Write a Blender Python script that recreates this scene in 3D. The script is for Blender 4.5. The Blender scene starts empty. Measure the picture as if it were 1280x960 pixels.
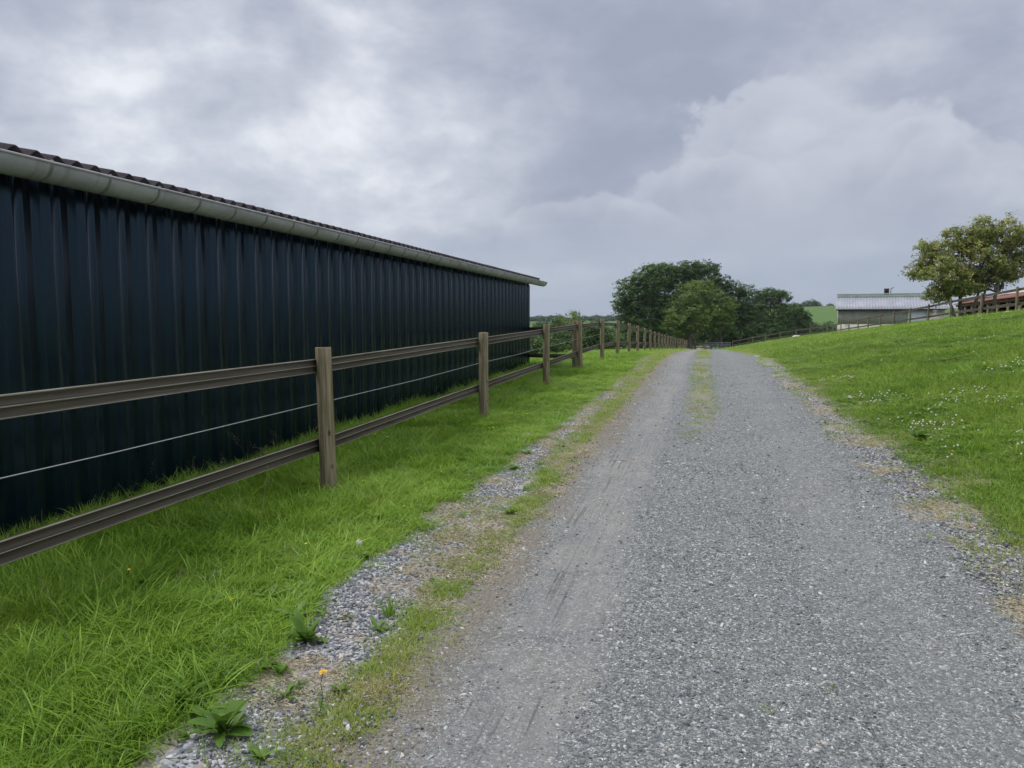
import bpy, math, random
import numpy as np
from mathutils import Vector
R = math.radians
rng = np.random.default_rng(7)
random.seed(7)
S = bpy.context.scene
COL = S.collection

# ------------------------------------------------------------------ camera
EYE = 1.5
YAW, PITCH, FPX = R(14.0), R(4.75), 962.0
cam = bpy.data.cameras.new('camera')
cam.sensor_width = 36.0
cam.lens = 36.0 * FPX / 1280.0
cam.clip_start, cam.clip_end = 0.05, 9000
camo = bpy.data.objects.new('camera', cam)
COL.objects.link(camo)
camo.location = (0, 0, EYE)
camo.rotation_euler = (math.pi / 2 - PITCH, 0, YAW)
S.camera = camo
_fw = np.array([-math.sin(YAW) * math.cos(PITCH), math.cos(YAW) * math.cos(PITCH), -math.sin(PITCH)])
_rt = np.array([math.cos(YAW), math.sin(YAW), 0.0])
_up = np.cross(_rt, _fw)
def ray(px, py):
    return _fw + _rt * (px - 640) / FPX + _up * (480 - py) / FPX
def at(px, py, Z):
    """world point that far in front of the eye along a photo direction"""
    return ray(px, py) * Z + np.array([0, 0, EYE])
def project(P):
    v = P - np.array([0, 0, EYE])
    Z = v @ _fw
    Zs = np.where(Z > 0.05, Z, 0.05)
    return 640 + FPX * (v @ _rt) / Zs, 480 - FPX * (v @ _up) / Zs, Z

# ------------------------------------------------------------------ view, world, sun
S.view_settings.view_transform = 'Standard'
S.view_settings.look = 'None'
S.view_settings.exposure = 0.44
S.view_settings.gamma = 1.0
SUN_AZ, SUN_EL = R(-80), R(60)          # azimuth from +Y towards +X
SKY_K = 0.10
W = bpy.data.worlds.new('World')
S.world = W
W.use_nodes = True

class NT:
    """tiny node-tree writer"""
    def __init__(s, tree):
        s.t = tree; s.n = tree.nodes; s.l = tree.links
    def node(s, typ, **kw):
        n = s.n.new(typ)
        for k, v in kw.items():
            setattr(n, k, v)
        return n
    def put(s, sock, v):
        if v is None: return
        if hasattr(v, 'links') or isinstance(v, bpy.types.NodeSocket):
            s.l.new(v, sock)
        else:
            if sock.type == 'RGBA' and len(v) == 3: v = (*v, 1)
            sock.default_value = v
    def math(s, op, a, b=None, c=None, clamp=False):
        n = s.node('ShaderNodeMath', operation=op); n.use_clamp = clamp
        s.put(n.inputs[0], a)
        if b is not None: s.put(n.inputs[1], b)
        if c is not None: s.put(n.inputs[2], c)
        return n.outputs[0]
    def vmath(s, op, a, b=None, scale=None):
        n = s.node('ShaderNodeVectorMath', operation=op)
        s.put(n.inputs[0], a)
        if b is not None: s.put(n.inputs[1], b)
        if scale is not None: s.put(n.inputs[3], scale)
        return n.outputs[1] if op in ('LENGTH', 'DISTANCE', 'DOT_PRODUCT') else n.outputs[0]
    def mix(s, f, a, b, blend='MIX'):
        n = s.node('ShaderNodeMix', data_type='RGBA', blend_type=blend)
        s.put(n.inputs[0], f); s.put(n.inputs[6], a); s.put(n.inputs[7], b)
        return n.outputs[2]
    def noise(s, vec, scale, detail=4, rough=0.5, dist=0.0, dim='3D'):
        n = s.node('ShaderNodeTexNoise', noise_dimensions=dim)
        s.put(n.inputs['Vector'], vec)
        n.inputs['Scale'].default_value = scale; n.inputs['Detail'].default_value = detail
        n.inputs['Roughness'].default_value = rough; n.inputs['Distortion'].default_value = dist
        return n.outputs[0]
    def voro(s, vec, scale, feature='F1', rand=1.0):
        n = s.node('ShaderNodeTexVoronoi', feature=feature)
        s.put(n.inputs['Vector'], vec)
        n.inputs['Scale'].default_value = scale; n.inputs['Randomness'].default_value = rand
        return n
    def rng(s, v, a, b, c=0.0, d=1.0, smooth=False):
        n = s.node('ShaderNodeMapRange', interpolation_type='SMOOTHSTEP' if smooth else 'LINEAR')
        s.put(n.inputs[0], v)
        for i, q in enumerate((a, b, c, d)): s.put(n.inputs[1 + i], q)
        return n.outputs[0]
    def ramp(s, f, stops):
        n = s.node('ShaderNodeValToRGB')
        e = n.color_ramp.elements
        while len(e) < len(stops): e.new(0.5)
        for k, (p, c) in enumerate(stops):
            e[k].position = p; e[k].color = (*c, 1)
        s.put(n.inputs[0], f)
        return n.outputs[0]
    def sep(s, v):
        n = s.node('ShaderNodeSeparateXYZ'); s.put(n.inputs[0], v); return n.outputs
    def comb(s, x, y, z):
        n = s.node('ShaderNodeCombineXYZ')
        for i, q in enumerate((x, y, z)): s.put(n.inputs[i], q)
        return n.outputs[0]

def build_world():
    w = NT(W.node_tree); w.n.clear()
    out = w.node('ShaderNodeOutputWorld'); bg = w.node('ShaderNodeBackground')
    w.l.new(bg.outputs[0], out.inputs[0])
    bg.inputs[1].default_value = SKY_K
    sky = w.node('ShaderNodeTexSky', sky_type='NISHITA')
    sky.sun_disc = False; sky.sun_elevation = SUN_EL; sky.sun_rotation = SUN_AZ
    d = w.node('ShaderNodeTexCoord').outputs['Generated']
    x, y, z = w.sep(d)
    zz = w.math('ADD', w.math('MAXIMUM', z, 0.0), 0.16)
    P = w.comb(w.math('DIVIDE', x, zz), w.math('DIVIDE', y, zz), 0.0)
    n1 = w.noise(P, 1.1, 8, 0.52, 0.15)
    n2 = w.noise(w.vmath('ADD', P, (7.3, 2.1, 0)), 0.42, 4, 0.5, 0.2)
    n3 = w.noise(w.vmath('ADD', w.vmath('MULTIPLY', d, (1, 1, 1.7)), (3.1, 0.4, 0)), 4.6, 11, 0.57, 0.12)
    c = w.math('ADD', w.math('MULTIPLY', n1, 0.24), w.math('MULTIPLY', n2, 0.16))
    c = w.math('ADD', c, w.math('MULTIPLY', n3, 0.60))
    # directions ahead, as slopes: u = x/y, v = z/y
    yy = w.math('MAXIMUM', y, 0.05)
    u = w.math('DIVIDE', x, yy); v = w.math('DIVIDE', z, yy)
    front = w.rng(y, 0.1, 0.35, 0, 1, True)
    def uv(px, py):
        r = ray(px, py); return r[0] / r[1], r[2] / r[1]
    uvn = w.comb(u, v, 0)
    wob = w.math('SUBTRACT', w.noise(w.vmath('ADD', uvn, (5, 5, 0)), 6.0, 8, 0.55), 0.5)
    wob2 = w.math('SUBTRACT', w.noise(w.vmath('ADD', uvn, (9, 1, 0)), 3.2, 6, 0.5), 0.5)
    def spot(px, py, a, b, soft, amp):
        u0, v0 = uv(px, py)
        q = w.comb(w.math('DIVIDE', w.math('SUBTRACT', u, u0), a), w.math('DIVIDE', w.math('SUBTRACT', v, v0), b), 0)
        r = w.math('ADD', w.vmath('LENGTH', q), w.math('MULTIPLY', wob, amp))
        r = w.math('ADD', r, w.math('MULTIPLY', wob2, amp))
        return w.math('MULTIPLY', w.rng(r, 1.0 + soft, 1.0 - soft, 0, 1, True), front), r
    br1, _ = spot(440, 60, 0.34, 0.20, 0.95, 1.6)
    br2, _ = spot(200, 130, 0.42, 0.26, 0.95, 1.8)
    dk1, _ = spot(700, 60, 0.22, 0.12, 0.9, 1.4)
    lit = w.math('ADD', w.math('MULTIPLY', br1, 0.085), w.math('MULTIPLY', br2, 0.065))
    lit = w.math('SUBTRACT', lit, w.math('MULTIPLY', dk1, 0.05))
    c2 = w.math('ADD', c, lit)
    cloud = w.ramp(c2, [(0.40, (0.27, 0.298, 0.372)), (0.47, (0.305, 0.333, 0.41)), (0.53, (0.365, 0.39, 0.46)), (0.60, (0.46, 0.485, 0.545)), (0.69, (0.66, 0.675, 0.715))])
    # cumulus heap on the right: pale upper rim, greyer body
    for (px, py, a, b, amp, k) in ((985, 250, 0.15, 0.125, 1.9, 1.0), (1080, 270, 0.14, 0.09, 1.9, 0.9), (880, 280, 0.12, 0.085, 1.9, 0.8), (740, 305, 0.13, 0.065, 1.9, 0.6), (1200, 250, 0.10, 0.06, 1.9, 0.6)):
        m, r = spot(px, py, a, b, 0.06, amp)
        _, v0 = uv(px, py)
        topness = w.rng(v, v0 - b * 0.25, v0 + b * 0.9, 0.15, 1, True)
        rim = w.math('MULTIPLY', w.rng(r, 0.45, 0.98, 0, 1, True), topness)
        body = w.mix(rim, (0.30, 0.325, 0.40), (0.49, 0.51, 0.565))
        body = w.mix(w.math('MULTIPLY', w.rng(n3, 0.35, 0.65), 0.45), body, (0.40, 0.42, 0.485))
        fade = w.rng(v, v0 - b * 0.9, v0 - b * 0.1, 0, 1, True)
        cloud = w.mix(w.math('MULTIPLY', w.math('MULTIPLY', m, fade), 0.60 * k), cloud, body)
    # low air: bluish grey band near the horizon
    hz = w.rng(z, 0.0, 0.16, 0.72, 0.0, True)
    cloud = w.mix(hz, cloud, (0.30, 0.355, 0.445))
    # overcast sky brightens towards the zenith
    gain = w.math('ADD', 1.0, w.math('MULTIPLY', w.rng(z, 0.40, 1.0, 0, 1, True), 2.0))
    cloud = w.mix(w.rng(z, .45, .9, 0, .8, True), cloud, w.mix(0.5, cloud, (0.46, 0.455, 0.445)))
    cloud = w.vmath('SCALE', cloud, scale=w.math("MULTIPLY", gain, 0.97 / SKY_K))
    col = w.mix(0.94, sky.outputs[0], cloud)
    w.l.new(col, bg.inputs[0])
build_world()

sun = bpy.data.lights.new('sun', 'SUN')
sun.energy = 1.5; sun.angle = R(14); sun.color = (1.0, 0.96, 0.9)
suno = bpy.data.objects.new('sun', sun); COL.objects.link(suno)
_sd = Vector((math.sin(SUN_AZ) * math.cos(SUN_EL), math.cos(SUN_AZ) * math.cos(SUN_EL), math.sin(SUN_EL)))
suno.rotation_euler = (-_sd).to_track_quat('-Z', 'Y').to_euler()
suno.location = (0, 0, 30)

# ------------------------------------------------------------------ helpers
def tag(o, label=None, cat=None, group=None, kind=None):
    if label: o['label'] = label
    if cat: o['category'] = cat
    if group: o['group'] = group
    if kind: o['kind'] = kind
    return o
def raw_mesh(name, V, F, mats=(), midx=None, smooth=False, attrs=None):
    """V (n,3), F list/array of faces -> mesh data"""
    me = bpy.data.meshes.new(name)
    V = np.asarray(V, dtype=np.float32)
    if isinstance(F, np.ndarray):
        nf, k = F.shape
        loops = F.astype(np.int32).ravel(); starts = np.arange(nf, dtype=np.int32) * k
        tot = np.full(nf, k, np.int32)
    else:
        nf = len(F)
        tot = np.fromiter((len(f) for f in F), np.int32, nf)
        loops = np.fromiter((i for f in F for i in f), np.int32, int(tot.sum()))
        starts = np.concatenate([[0], np.cumsum(tot)[:-1]]).astype(np.int32)
    me.vertices.add(len(V)); me.vertices.foreach_set('co', V.ravel())
    me.loops.add(len(loops)); me.loops.foreach_set('vertex_index', loops)
    me.polygons.add(nf); me.polygons.foreach_set('loop_start', starts)
    if smooth: me.polygons.foreach_set('use_smooth', np.ones(nf, bool))
    for m in mats: me.materials.append(m)
    if midx is not None: me.polygons.foreach_set('material_index', np.asarray(midx, np.int32))
    me.update(calc_edges=True); me.validate()
    if attrs:
        for k, a in attrs.items():
            at_ = me.attributes.new(k, 'FLOAT', 'POINT'); at_.data.foreach_set('value', np.asarray(a, np.float32))
    return me
def link(name, me, parent=None, loc=None, rot=None):
    o = bpy.data.objects.new(name, me); COL.objects.link(o)
    if parent is not None: o.parent = parent
    if loc is not None: o.location = loc
    if rot is not None: o.rotation_euler = rot
    return o
def empty(name, loc, label, cat, group=None, rz=0.0):
    o = bpy.data.objects.new(name, None); COL.objects.link(o)
    o.location = loc; o.rotation_euler = (0, 0, rz); o.empty_display_size = 0.2
    return tag(o, label, cat, group)
class MB:
    """collects shapes, builds one mesh"""
    def __init__(s): s.V = []; s.F = []; s.M = []
    def add(s, V, F, m=0):
        b = len(s.V); s.V.extend([tuple(v) for v in V]); s.F.extend([tuple(i + b for i in f) for f in F]); s.M.extend([m] * len(F)); return s
    def box(s, a, b, m=0):
        x0, y0, z0 = a; x1, y1, z1 = b
        V = [(x0, y0, z0), (x1, y0, z0), (x1, y1, z0), (x0, y1, z0), (x0, y0, z1), (x1, y0, z1), (x1, y1, z1), (x0, y1, z1)]
        return s.add(V, [(0, 3, 2, 1), (4, 5, 6, 7), (0, 1, 5, 4), (1, 2, 6, 5), (2, 3, 7, 6), (3, 0, 4, 7)], m)
    def tube(s, pts, rad, n=6, m=0, cap=True):
        pts = [Vector(p) for p in pts]
        if not isinstance(rad, (list, tuple)): rad = [rad] * len(pts)
        V = []
        for i, p in enumerate(pts):
            t = (pts[min(i + 1, len(pts) - 1)] - pts[max(i - 1, 0)]).normalized()
            a = t.cross(Vector((0, 0, 1)) if abs(t.z) < 0.9 else Vector((0, 1, 0))).normalized(); b = t.cross(a)
            for k in range(n):
                w = 2 * math.pi * k / n
                V.append(p + (a * math.cos(w) + b * math.sin(w)) * rad[i])
        F = []
        for i in range(len(pts) - 1):
            for k in range(n):
                F.append((i * n + k, i * n + (k + 1) % n, (i + 1) * n + (k + 1) % n, (i + 1) * n + k))
        if cap:
            F.append(tuple(range(n))); F.append(tuple(reversed(range((len(pts) - 1) * n, len(pts) * n))))
        return s.add(V, F, m)
    def extrude(s, prof, A, B, side, m=0, closed=True, mi=None):
        """prof: list of (a,z) in the plane spanned by horizontal 'side' and z, swept A->B"""
        n = len(prof); V = []
        for P in (A, B):
            for a, z in prof: V.append((P[0] + side[0] * a, P[1] + side[1] * a, P[2] + z))
        F = []; b = len(s.F)
        for k in range(n if closed else n - 1):
            F.append((k, (k + 1) % n, n + (k + 1) % n, n + k))
        if closed: F += [tuple(reversed(range(n))), tuple(range(n, 2 * n))]
        s.add(V, F, m)
        if mi:
            for k, q in mi.items(): s.M[b + k] = q
        return s
    def mesh(s, name, mats, smooth=False):
        me = raw_mesh(name, np.array(s.V, np.float32), s.F, mats, s.M, smooth)
        return me
def fix_normals(me):
    import bmesh
    bm = bmesh.new(); bm.from_mesh(me); bmesh.ops.recalc_face_normals(bm, faces=bm.faces); bm.to_mesh(me); bm.free(); return me

def mat(name, build, rough=0.8, spec=0.3, **kw):
    m = bpy.data.materials.new(name); m.use_nodes = True
    t = NT(m.node_tree)
    b = t.n['Principled BSDF']
    b.inputs['Roughness'].default_value = rough
    b.inputs['Specular IOR Level'].default_value = spec
    for k, v in kw.items(): b.inputs[k.replace('_', ' ')].default_value = v
    r = build(t, b)
    if r is not None: t.put(b.inputs['Base Color'], r)
    return m
def bump(t, b, h, strength=0.5, dist=0.01):
    n = t.node('ShaderNodeBump'); n.inputs['Strength'].default_value = strength; n.inputs['Distance'].default_value = dist
    t.put(n.inputs['Height'], h); t.l.new(n.outputs[0], b.inputs['Normal']); return n
def pos(t): return t.node('ShaderNodeNewGeometry').outputs['Position']
def objc(t): return t.node('ShaderNodeTexCoord').outputs['Object']
def orand(t): return t.node('ShaderNodeObjectInfo').outputs['Random']
def attr(t, n):
    a = t.node('ShaderNodeAttribute', attribute_name=n); return a.outputs['Fac']

# ------------------------------------------------------------------ terrain shape
def table(xs, ys, sm):
    g = np.arange(xs[0], xs[-1], 0.25); v = np.interp(g, xs, ys)
    h = int(round(16 * sm)); k = np.exp(-0.5 * (np.arange(-h, h + 1) * 0.25 / sm) ** 2); k /= k.sum()
    v = np.convolve(np.pad(v, h, mode='edge'), k, 'valid')
    return g, v
PT = table([-400, -60, 0, 6, 10.6, 15, 20, 25, 29, 36, 45, 57, 78, 100, 130, 200, 300, 800], [-3, -.55, -.035, .03, .1, .17, .26, .29, .24, .03, -.25, -.7, -1.42, -2.2, -3.4, -6, -8, -8], 1.6)
RT = table([-2, 1.6, 2.3, 3, 5, 8, 10.5, 12.2, 13.5, 15.5, 18, 24, 60, 200], [0, 0, .05, .17, .55, 1.12, 1.52, 1.74, 1.83, 1.76, 1.45, 1.2, 1.6, 3], 0.5)
LT = table([0, 2.5, 4.7, 8, 15, 40, 100, 300], [0, 0, -.1, -.22, -.7, -2.6, -4, -5], 0.6)
def sstep(a, b, x):
    t = np.clip((x - a) / (b - a), 0, 1); return t * t * (3 - 2 * t)
def wav(x, y):
    return (np.sin(x * 1.9 + 1.3 * np.sin(y * .83)) * np.sin(y * 1.37 + .7 * np.sin(x * 1.1)) * .5
            + np.sin(x * 4.1 + y * 1.7) * np.sin(y * 3.3 - x * 1.2 + 1) * .3)
HP = at(1075, 383, 520)
def Hf(x, y):
    x = np.asarray(x, float); y = np.asarray(y, float)
    p = np.interp(y, *PT); r = np.interp(x, *RT); l = np.interp(-x, *LT)
    d = np.hypot(x, y)
    z = p + r + l
    near = 1 - sstep(150, 330, d)
    z = z * near + (-8) * (1 - near)
    z = z + 9.8 * sstep(450, 950, d) * (1 + .12 * np.sin(x * .006 + 1) + .12 * np.sin(y * .004))
    g = np.exp(-(((x - HP[0]) / 150) ** 2 + ((y - HP[1]) / 140) ** 2))
    z = z + g * (HP[2] + 7.0)
    off = sstep(1.3, 2.6, np.abs(x - .1)) * (1 - sstep(60, 140, d))
    z = z + .022 * off * wav(x, y)
    # two wheel tracks worn slightly into the gravel
    on = 1 - sstep(70, 110, d)
    z = z - .018 * on * (np.exp(-((x + .72) / .24) ** 2) + np.exp(-((x - .95) / .24) ** 2))
    return z
def H1(x, y): return float(Hf(x, y))
def edgeL(y): return -1.22 + .05 * np.sin(y * 1.1) + .035 * np.sin(y * 2.9 + 1) + .02 * np.sin(y * 7.3)
def edgeR(y): return 1.60 + .06 * np.sin(y * .9 + 2) + .045 * np.sin(y * 2.3) + .025 * np.sin(y * 6.1)

# ------------------------------------------------------------------ materials
def leafmat(name, cols, rough=0.5, trans=0.35, spec=0.25, big=0.6, tone='tone', shift=None, yell=None):
    m = bpy.data.materials.new(name); m.use_nodes = True
    t = NT(m.node_tree); b = t.n['Principled BSDF']
    f = t.math('ADD', t.math('MULTIPLY', attr(t, tone), 0.55), t.math('MULTIPLY', orand(t), 0.25))
    P = pos(t)
    f = t.math('ADD', f, t.math('MULTIPLY', t.rng(t.noise(P, big, 3), .3, .7), 0.35))
    c = t.ramp(t.math('MULTIPLY', f, 0.88), cols)
    if yell:
        c = t.mix(t.math('MULTIPLY', t.rng(t.noise(P, 1.3, 3, .6), .5, .68), yell[0]), c, yell[1])
    if shift: c = shift(t, P, c)
    t.put(b.inputs['Base Color'], c)
    b.inputs['Roughness'].default_value = rough; b.inputs['Specular IOR Level'].default_value = spec
    tr = t.node('ShaderNodeBsdfTranslucent'); t.l.new(c, tr.inputs[0])
    mx = t.node('ShaderNodeMixShader'); mx.inputs[0].default_value = trans
    t.l.new(b.outputs[0], mx.inputs[1]); t.l.new(tr.outputs[0], mx.inputs[2])
    t.l.new(mx.outputs[0], t.n['Material Output'].inputs[0])
    return m
M = {}
M['lush'] = leafmat('lush_grass', [(0.0, (.055, .12, .014)), (.3, (.13, .25, .022)), (.6, (.25, .42, .038)), (1, (.46, .60, .12))], trans=.42, yell=(.35, (.30, .36, .06)))
M['field'] = leafmat('field_grass', [(0.0, (.055, .12, .014)), (.35, (.135, .245, .024)), (.7, (.26, .39, .046)), (1, (.48, .55, .14))], trans=.42, big=.35, yell=(.4, (.30, .35, .07)))
M['poor'] = leafmat('poor_grass', [(0.0, (.12, .21, .022)), (.4, (.22, .34, .04)), (.7, (.33, .42, .08)), (1, (.50, .46, .18))], trans=.35, big=2., yell=(.75, (.42, .37, .16)))
M['weed'] = leafmat('weed_leaf', [(0.0, (.06, .13, .02)), (.5, (.12, .22, .03)), (1, (.22, .34, .08))], trans=.3, rough=.45)
M['seed'] = leafmat('seed_head', [(0.0, (.16, .17, .07)), (1, (.30, .27, .14))], trans=.3)
M['straw'] = leafmat('straw', [(0.0, (.30, .25, .165)), (.5, (.46, .40, .29)), (1, (.64, .58, .46))], trans=.1, big=3)
M['white_petal'] = mat('white_petal', lambda t, b: (.72, .70, .62), .7)
M['yellow_petal'] = mat('yellow_petal', lambda t, b: (.80, .52, .02), .5)
M['orange_petal'] = mat('orange_petal', lambda t, b: (.88, .52, .03), .5)
def oak(t, P, c): return c
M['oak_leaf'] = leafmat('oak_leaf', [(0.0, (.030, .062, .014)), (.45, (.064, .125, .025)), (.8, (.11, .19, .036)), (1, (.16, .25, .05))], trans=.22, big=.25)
M['ash_leaf'] = leafmat('ash_leaf', [(0.0, (.07, .115, .024)), (.45, (.14, .205, .038)), (.8, (.21, .28, .055)), (1, (.27, .34, .075))], trans=.3, big=.3)
M['walnut_leaf'] = leafmat('walnut_leaf', [(0.0, (.10, .14, .03)), (.4, (.21, .26, .055)), (.7, (.31, .32, .09)), (1, (.42, .29, .13))], trans=.3, big=.8)
M['hedge_leaf'] = leafmat('hedge_leaf', [(0.0, (.04, .08, .02)), (.5, (.075, .135, .035)), (1, (.13, .19, .06))], trans=.25, big=.5)
M['far_leaf'] = leafmat('far_leaf', [(0.0, (.03, .06, .025)), (.5, (.05, .09, .035)), (1, (.08, .12, .045))], trans=.1, big=.02)

def ground_build(t, b):
    P = pos(t); x, y, z = t.sep(P)
    wobx = t.math('MULTIPLY', t.math('SUBTRACT', t.noise(P, 1.6, 5, .6), .5), .55)
    shift = t.math('ADD', t.rng(y, 1.6, 4.0, .34, 0, True), t.rng(y, 7, 11, 0, .2, True))
    xw = t.math('ADD', x, wobx)
    xe = t.math('SUBTRACT', xw, shift)
    fine = t.noise(P, 60, 3, .6)
    # grass sward colour (also what far grass looks like)
    g = t.ramp(t.math('ADD', t.math('MULTIPLY', t.noise(P, .55, 5, .6), .6), t.math('MULTIPLY', t.noise(P, 9, 4, .7), .4)),
               [(.3, (.045, .085, .014)), (.5, (.072, .130, .020)), (.62, (.098, .162, .027)), (.75, (.14, .18, .045))])
    farf = t.rng(t.vmath('LENGTH', P), 180, 420, 0, 1)
    fields = t.ramp(t.voro(P, .006).outputs['Color'], [(.2, (.075, .14, .035)), (.5, (.11, .17, .05)), (.8, (.15, .19, .07))])
    g = t.mix(farf, g, fields)
    # worn soil with straw litter
    s = t.ramp(t.noise(P, 75, 7, .8), [(.34, (.08, .065, .05)), (.48, (.20, .165, .12)), (.62, (.38, .335, .26)), (.74, (.60, .56, .48))])
    s = t.mix(t.rng(t.noise(P, 3.2, 4, .6), .45, .6), s, t.ramp(fine, [(.35, (.10, .12, .05)), (.65, (.22, .24, .10))]))
    v = t.voro(P, 55); vg = t.math('MULTIPLY', t.sep(v.outputs['Color'])[0], 1.0)
    gr = t.ramp(vg, [(0, (.10, .105, .12)), (.5, (.24, .25, .27)), (.85, (.40, .41, .43)), (1, (.6, .6, .6))])
    gr = t.mix(t.rng(t.noise(P, 5, 3), .5, .65), gr, (.30, .25, .18))
    # stone strip beside the verge, and the right margin of the track
    a = t.math('MULTIPLY', t.rng(xe, -2.22, -2.08, 0, 1, True), t.rng(xw, -1.50, -1.38, 1, 0, True))
    a = t.math('MULTIPLY', a, t.rng(y, 11, 20, 1, .25))
    rr = t.math('MULTIPLY', t.rng(xw, 1.3, 1.45, 0, 1), t.rng(xw, 1.95, 2.15, 1, 0))
    rr = t.math('MULTIPLY', rr, .85)
    soilm = t.math('MULTIPLY', t.rng(xe, -2.30, -2.10, 0, 1, True), t.rng(xw, 1.95, 2.25, 1, 0, True))
    c = t.mix(soilm, g, s)
    c = t.mix(t.math('MAXIMUM', a, rr), c, gr)
    bump(t, b, t.math('ADD', t.math('MULTIPLY', v.outputs['Distance'], -.6), t.noise(P, 30, 5, .7)), .6, .02)
    return c
M['ground'] = mat('ground_surface', ground_build, .95, .15)

def track_build(t, b):
    P = pos(t); x, y, z = t.sep(P)
    dsp = t.math('MULTIPLY', t.math('SUBTRACT', t.noise(t.vmath('MULTIPLY', P, (1.6, .5, 1)), 1.0, 4), .5), .5)
    xw = t.math('ADD', x, dsp)
    v1 = t.voro(P, 85); v2 = t.voro(t.vmath('ADD', P, (3, 1, 0)), 190); v3 = t.voro(P, 33)
    k1 = t.sep(v1.outputs['Color'])[0]; k2 = t.sep(v2.outputs['Color'])[1]; k3 = t.sep(v3.outputs['Color'])[2]
    # lanes rolled smooth by wheels, loose stone between
    lane = t.math('MAXIMUM', t.rng(t.math('ABSOLUTE', t.math('ADD', xw, .70)), .36, .14, 0, 1, True),
                  t.math('MULTIPLY', t.rng(t.math('ABSOLUTE', t.math('SUBTRACT', xw, .92)), .36, .12, 0, 1, True), .4))
    lane = t.math('MULTIPLY', lane, t.rng(t.noise(P, 2.1, 4, .6), .30, .55, .35, 1))
    k = t.math('ADD', t.math('MULTIPLY', k1, .42), t.math('ADD', t.math('MULTIPLY', k2, .45), t.math('MULTIPLY', k3, .13)))
    st = t.ramp(k, [(.12, (.068, .075, .074)), (.38, (.140, .151, .150)), (.60, (.198, .210, .208)), (.76, (.30, .31, .302)), (.90, (.62, .625, .60))])
    du = t.ramp(t.noise(P, 120, 4, .75), [(.3, (.145, .144, .136)), (.5, (.205, .202, .192)), (.7, (.29, .284, .268))])
    du = t.mix(t.rng(t.noise(P, 1.7, 4, .6), .45, .7, 0, .6), du, (.30, .28, .24))
    strk = t.noise(t.vmath('MULTIPLY', P, (26, .9, 1)), 1.0, 5, .65)
    du = t.mix(.6, du, t.ramp(strk, [(.32, (.34, .34, .34)), (.5, (.5, .5, .5)), (.66, (.62, .615, .60))]), 'OVERLAY')
    c = t.mix(t.math('MULTIPLY', lane, .66), st, du)
    tl0 = t.math('MULTIPLY', t.rng(t.math('ABSOLUTE', t.math('ADD', xw, .80)), .20, .10, 0, 1, True), t.rng(t.noise(P, 1.4, 3, .6), .42, .55))
    cut = t.rng(t.noise(t.vmath('MULTIPLY', P, (42, .8, 1)), 1.0, 3, .5), .57, .63)
    c = t.mix(t.math('MULTIPLY', t.math('MULTIPLY', cut, tl0), .5), c, (.055, .055, .052))
    big = t.noise(P, .9, 5, .6)
    c = t.mix(.55, c, t.ramp(big, [(.3, (.42, .43, .44)), (.5, (.50, .50, .50)), (.7, (.58, .57, .55))]), 'OVERLAY')
    # tan earth along the left edge, thin moss on the crown
    tan = t.math('MULTIPLY', t.rng(xw, -.86, -1.12, 0, 1, True), t.rng(t.noise(P, 2.7, 5, .6), .30, .48))
    c = t.mix(t.math('MULTIPLY', tan, .8), c, t.ramp(t.noise(P, 70, 4, .7), [(.3, (.15, .125, .095)), (.7, (.27, .235, .18))]))
    ms = t.math('MULTIPLY', t.rng(t.math('ABSOLUTE', t.math('ADD', xw, .03)), .26, .1, 0, 1, True), t.rng(y, 8.5, 15, 0, 1))
    ms = t.math('MULTIPLY', ms, t.rng(t.noise(t.vmath('MULTIPLY', P, (1, .45, 1)), 1.9, 4, .6), .40, .56))
    c = t.mix(t.math('MULTIPLY', ms, .65), c, t.ramp(t.noise(P, 40, 4, .7), [(.3, (.17, .16, .06)), (.7, (.36, .32, .18))]))
    # tread prints
    wv = t.node('ShaderNodeTexWave', wave_type='BANDS', bands_direction='Y'); wv.inputs['Scale'].default_value = 16; wv.inputs['Distortion'].default_value = 2.5
    wv.inputs['Detail'].default_value = 2; t.put(wv.inputs['Vector'], P)
    grv = t.noise(t.vmath('MULTIPLY', P, (34, 1.3, 1)), 1.0, 4, .6)
    tl = t.rng(t.math('ABSOLUTE', t.math('ADD', xw, .86)), .16, .08, 0, 1, True)
    h = t.math('ADD', t.math('MULTIPLY', v1.outputs['Distance'], -1.2), t.math('MULTIPLY', v3.outputs['Distance'], -.9))
    h = t.math('ADD', t.math('MULTIPLY', h, t.math('SUBTRACT', 1.0, t.math('MULTIPLY', lane, .8))), t.math('MULTIPLY', t.noise(P, 150, 3, .7), .35))
    h = t.math('ADD', h, t.math('MULTIPLY', t.math('MULTIPLY', wv.outputs[1], tl), .25))
    h = t.math('ADD', h, t.math('MULTIPLY', t.math('MULTIPLY', grv, lane), 1.1))
    bump(t, b, h, .75, .012)
    return c
M['track'] = mat('crushed_stone', track_build, .9, .25)

def stone_build(t, b):
    r = orand(t)
    c = t.ramp(r, [(0, (.055, .06, .066)), (.3, (.12, .128, .137)), (.6, (.20, .208, .215)), (.8, (.33, .335, .338)), (.93, (.60, .60, .58)), (1, (.38, .31, .24))])
    P = pos(t)
    c = t.mix(t.rng(t.noise(P, 140, 3, .6), .4, .7, 0, .35), c, (.48, .48, .48))
    bump(t, b, t.noise(P, 220, 3, .6), .3, .004)
    return c
M['stone'] = mat('loose_stone', stone_build, .75, .3)

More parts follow.
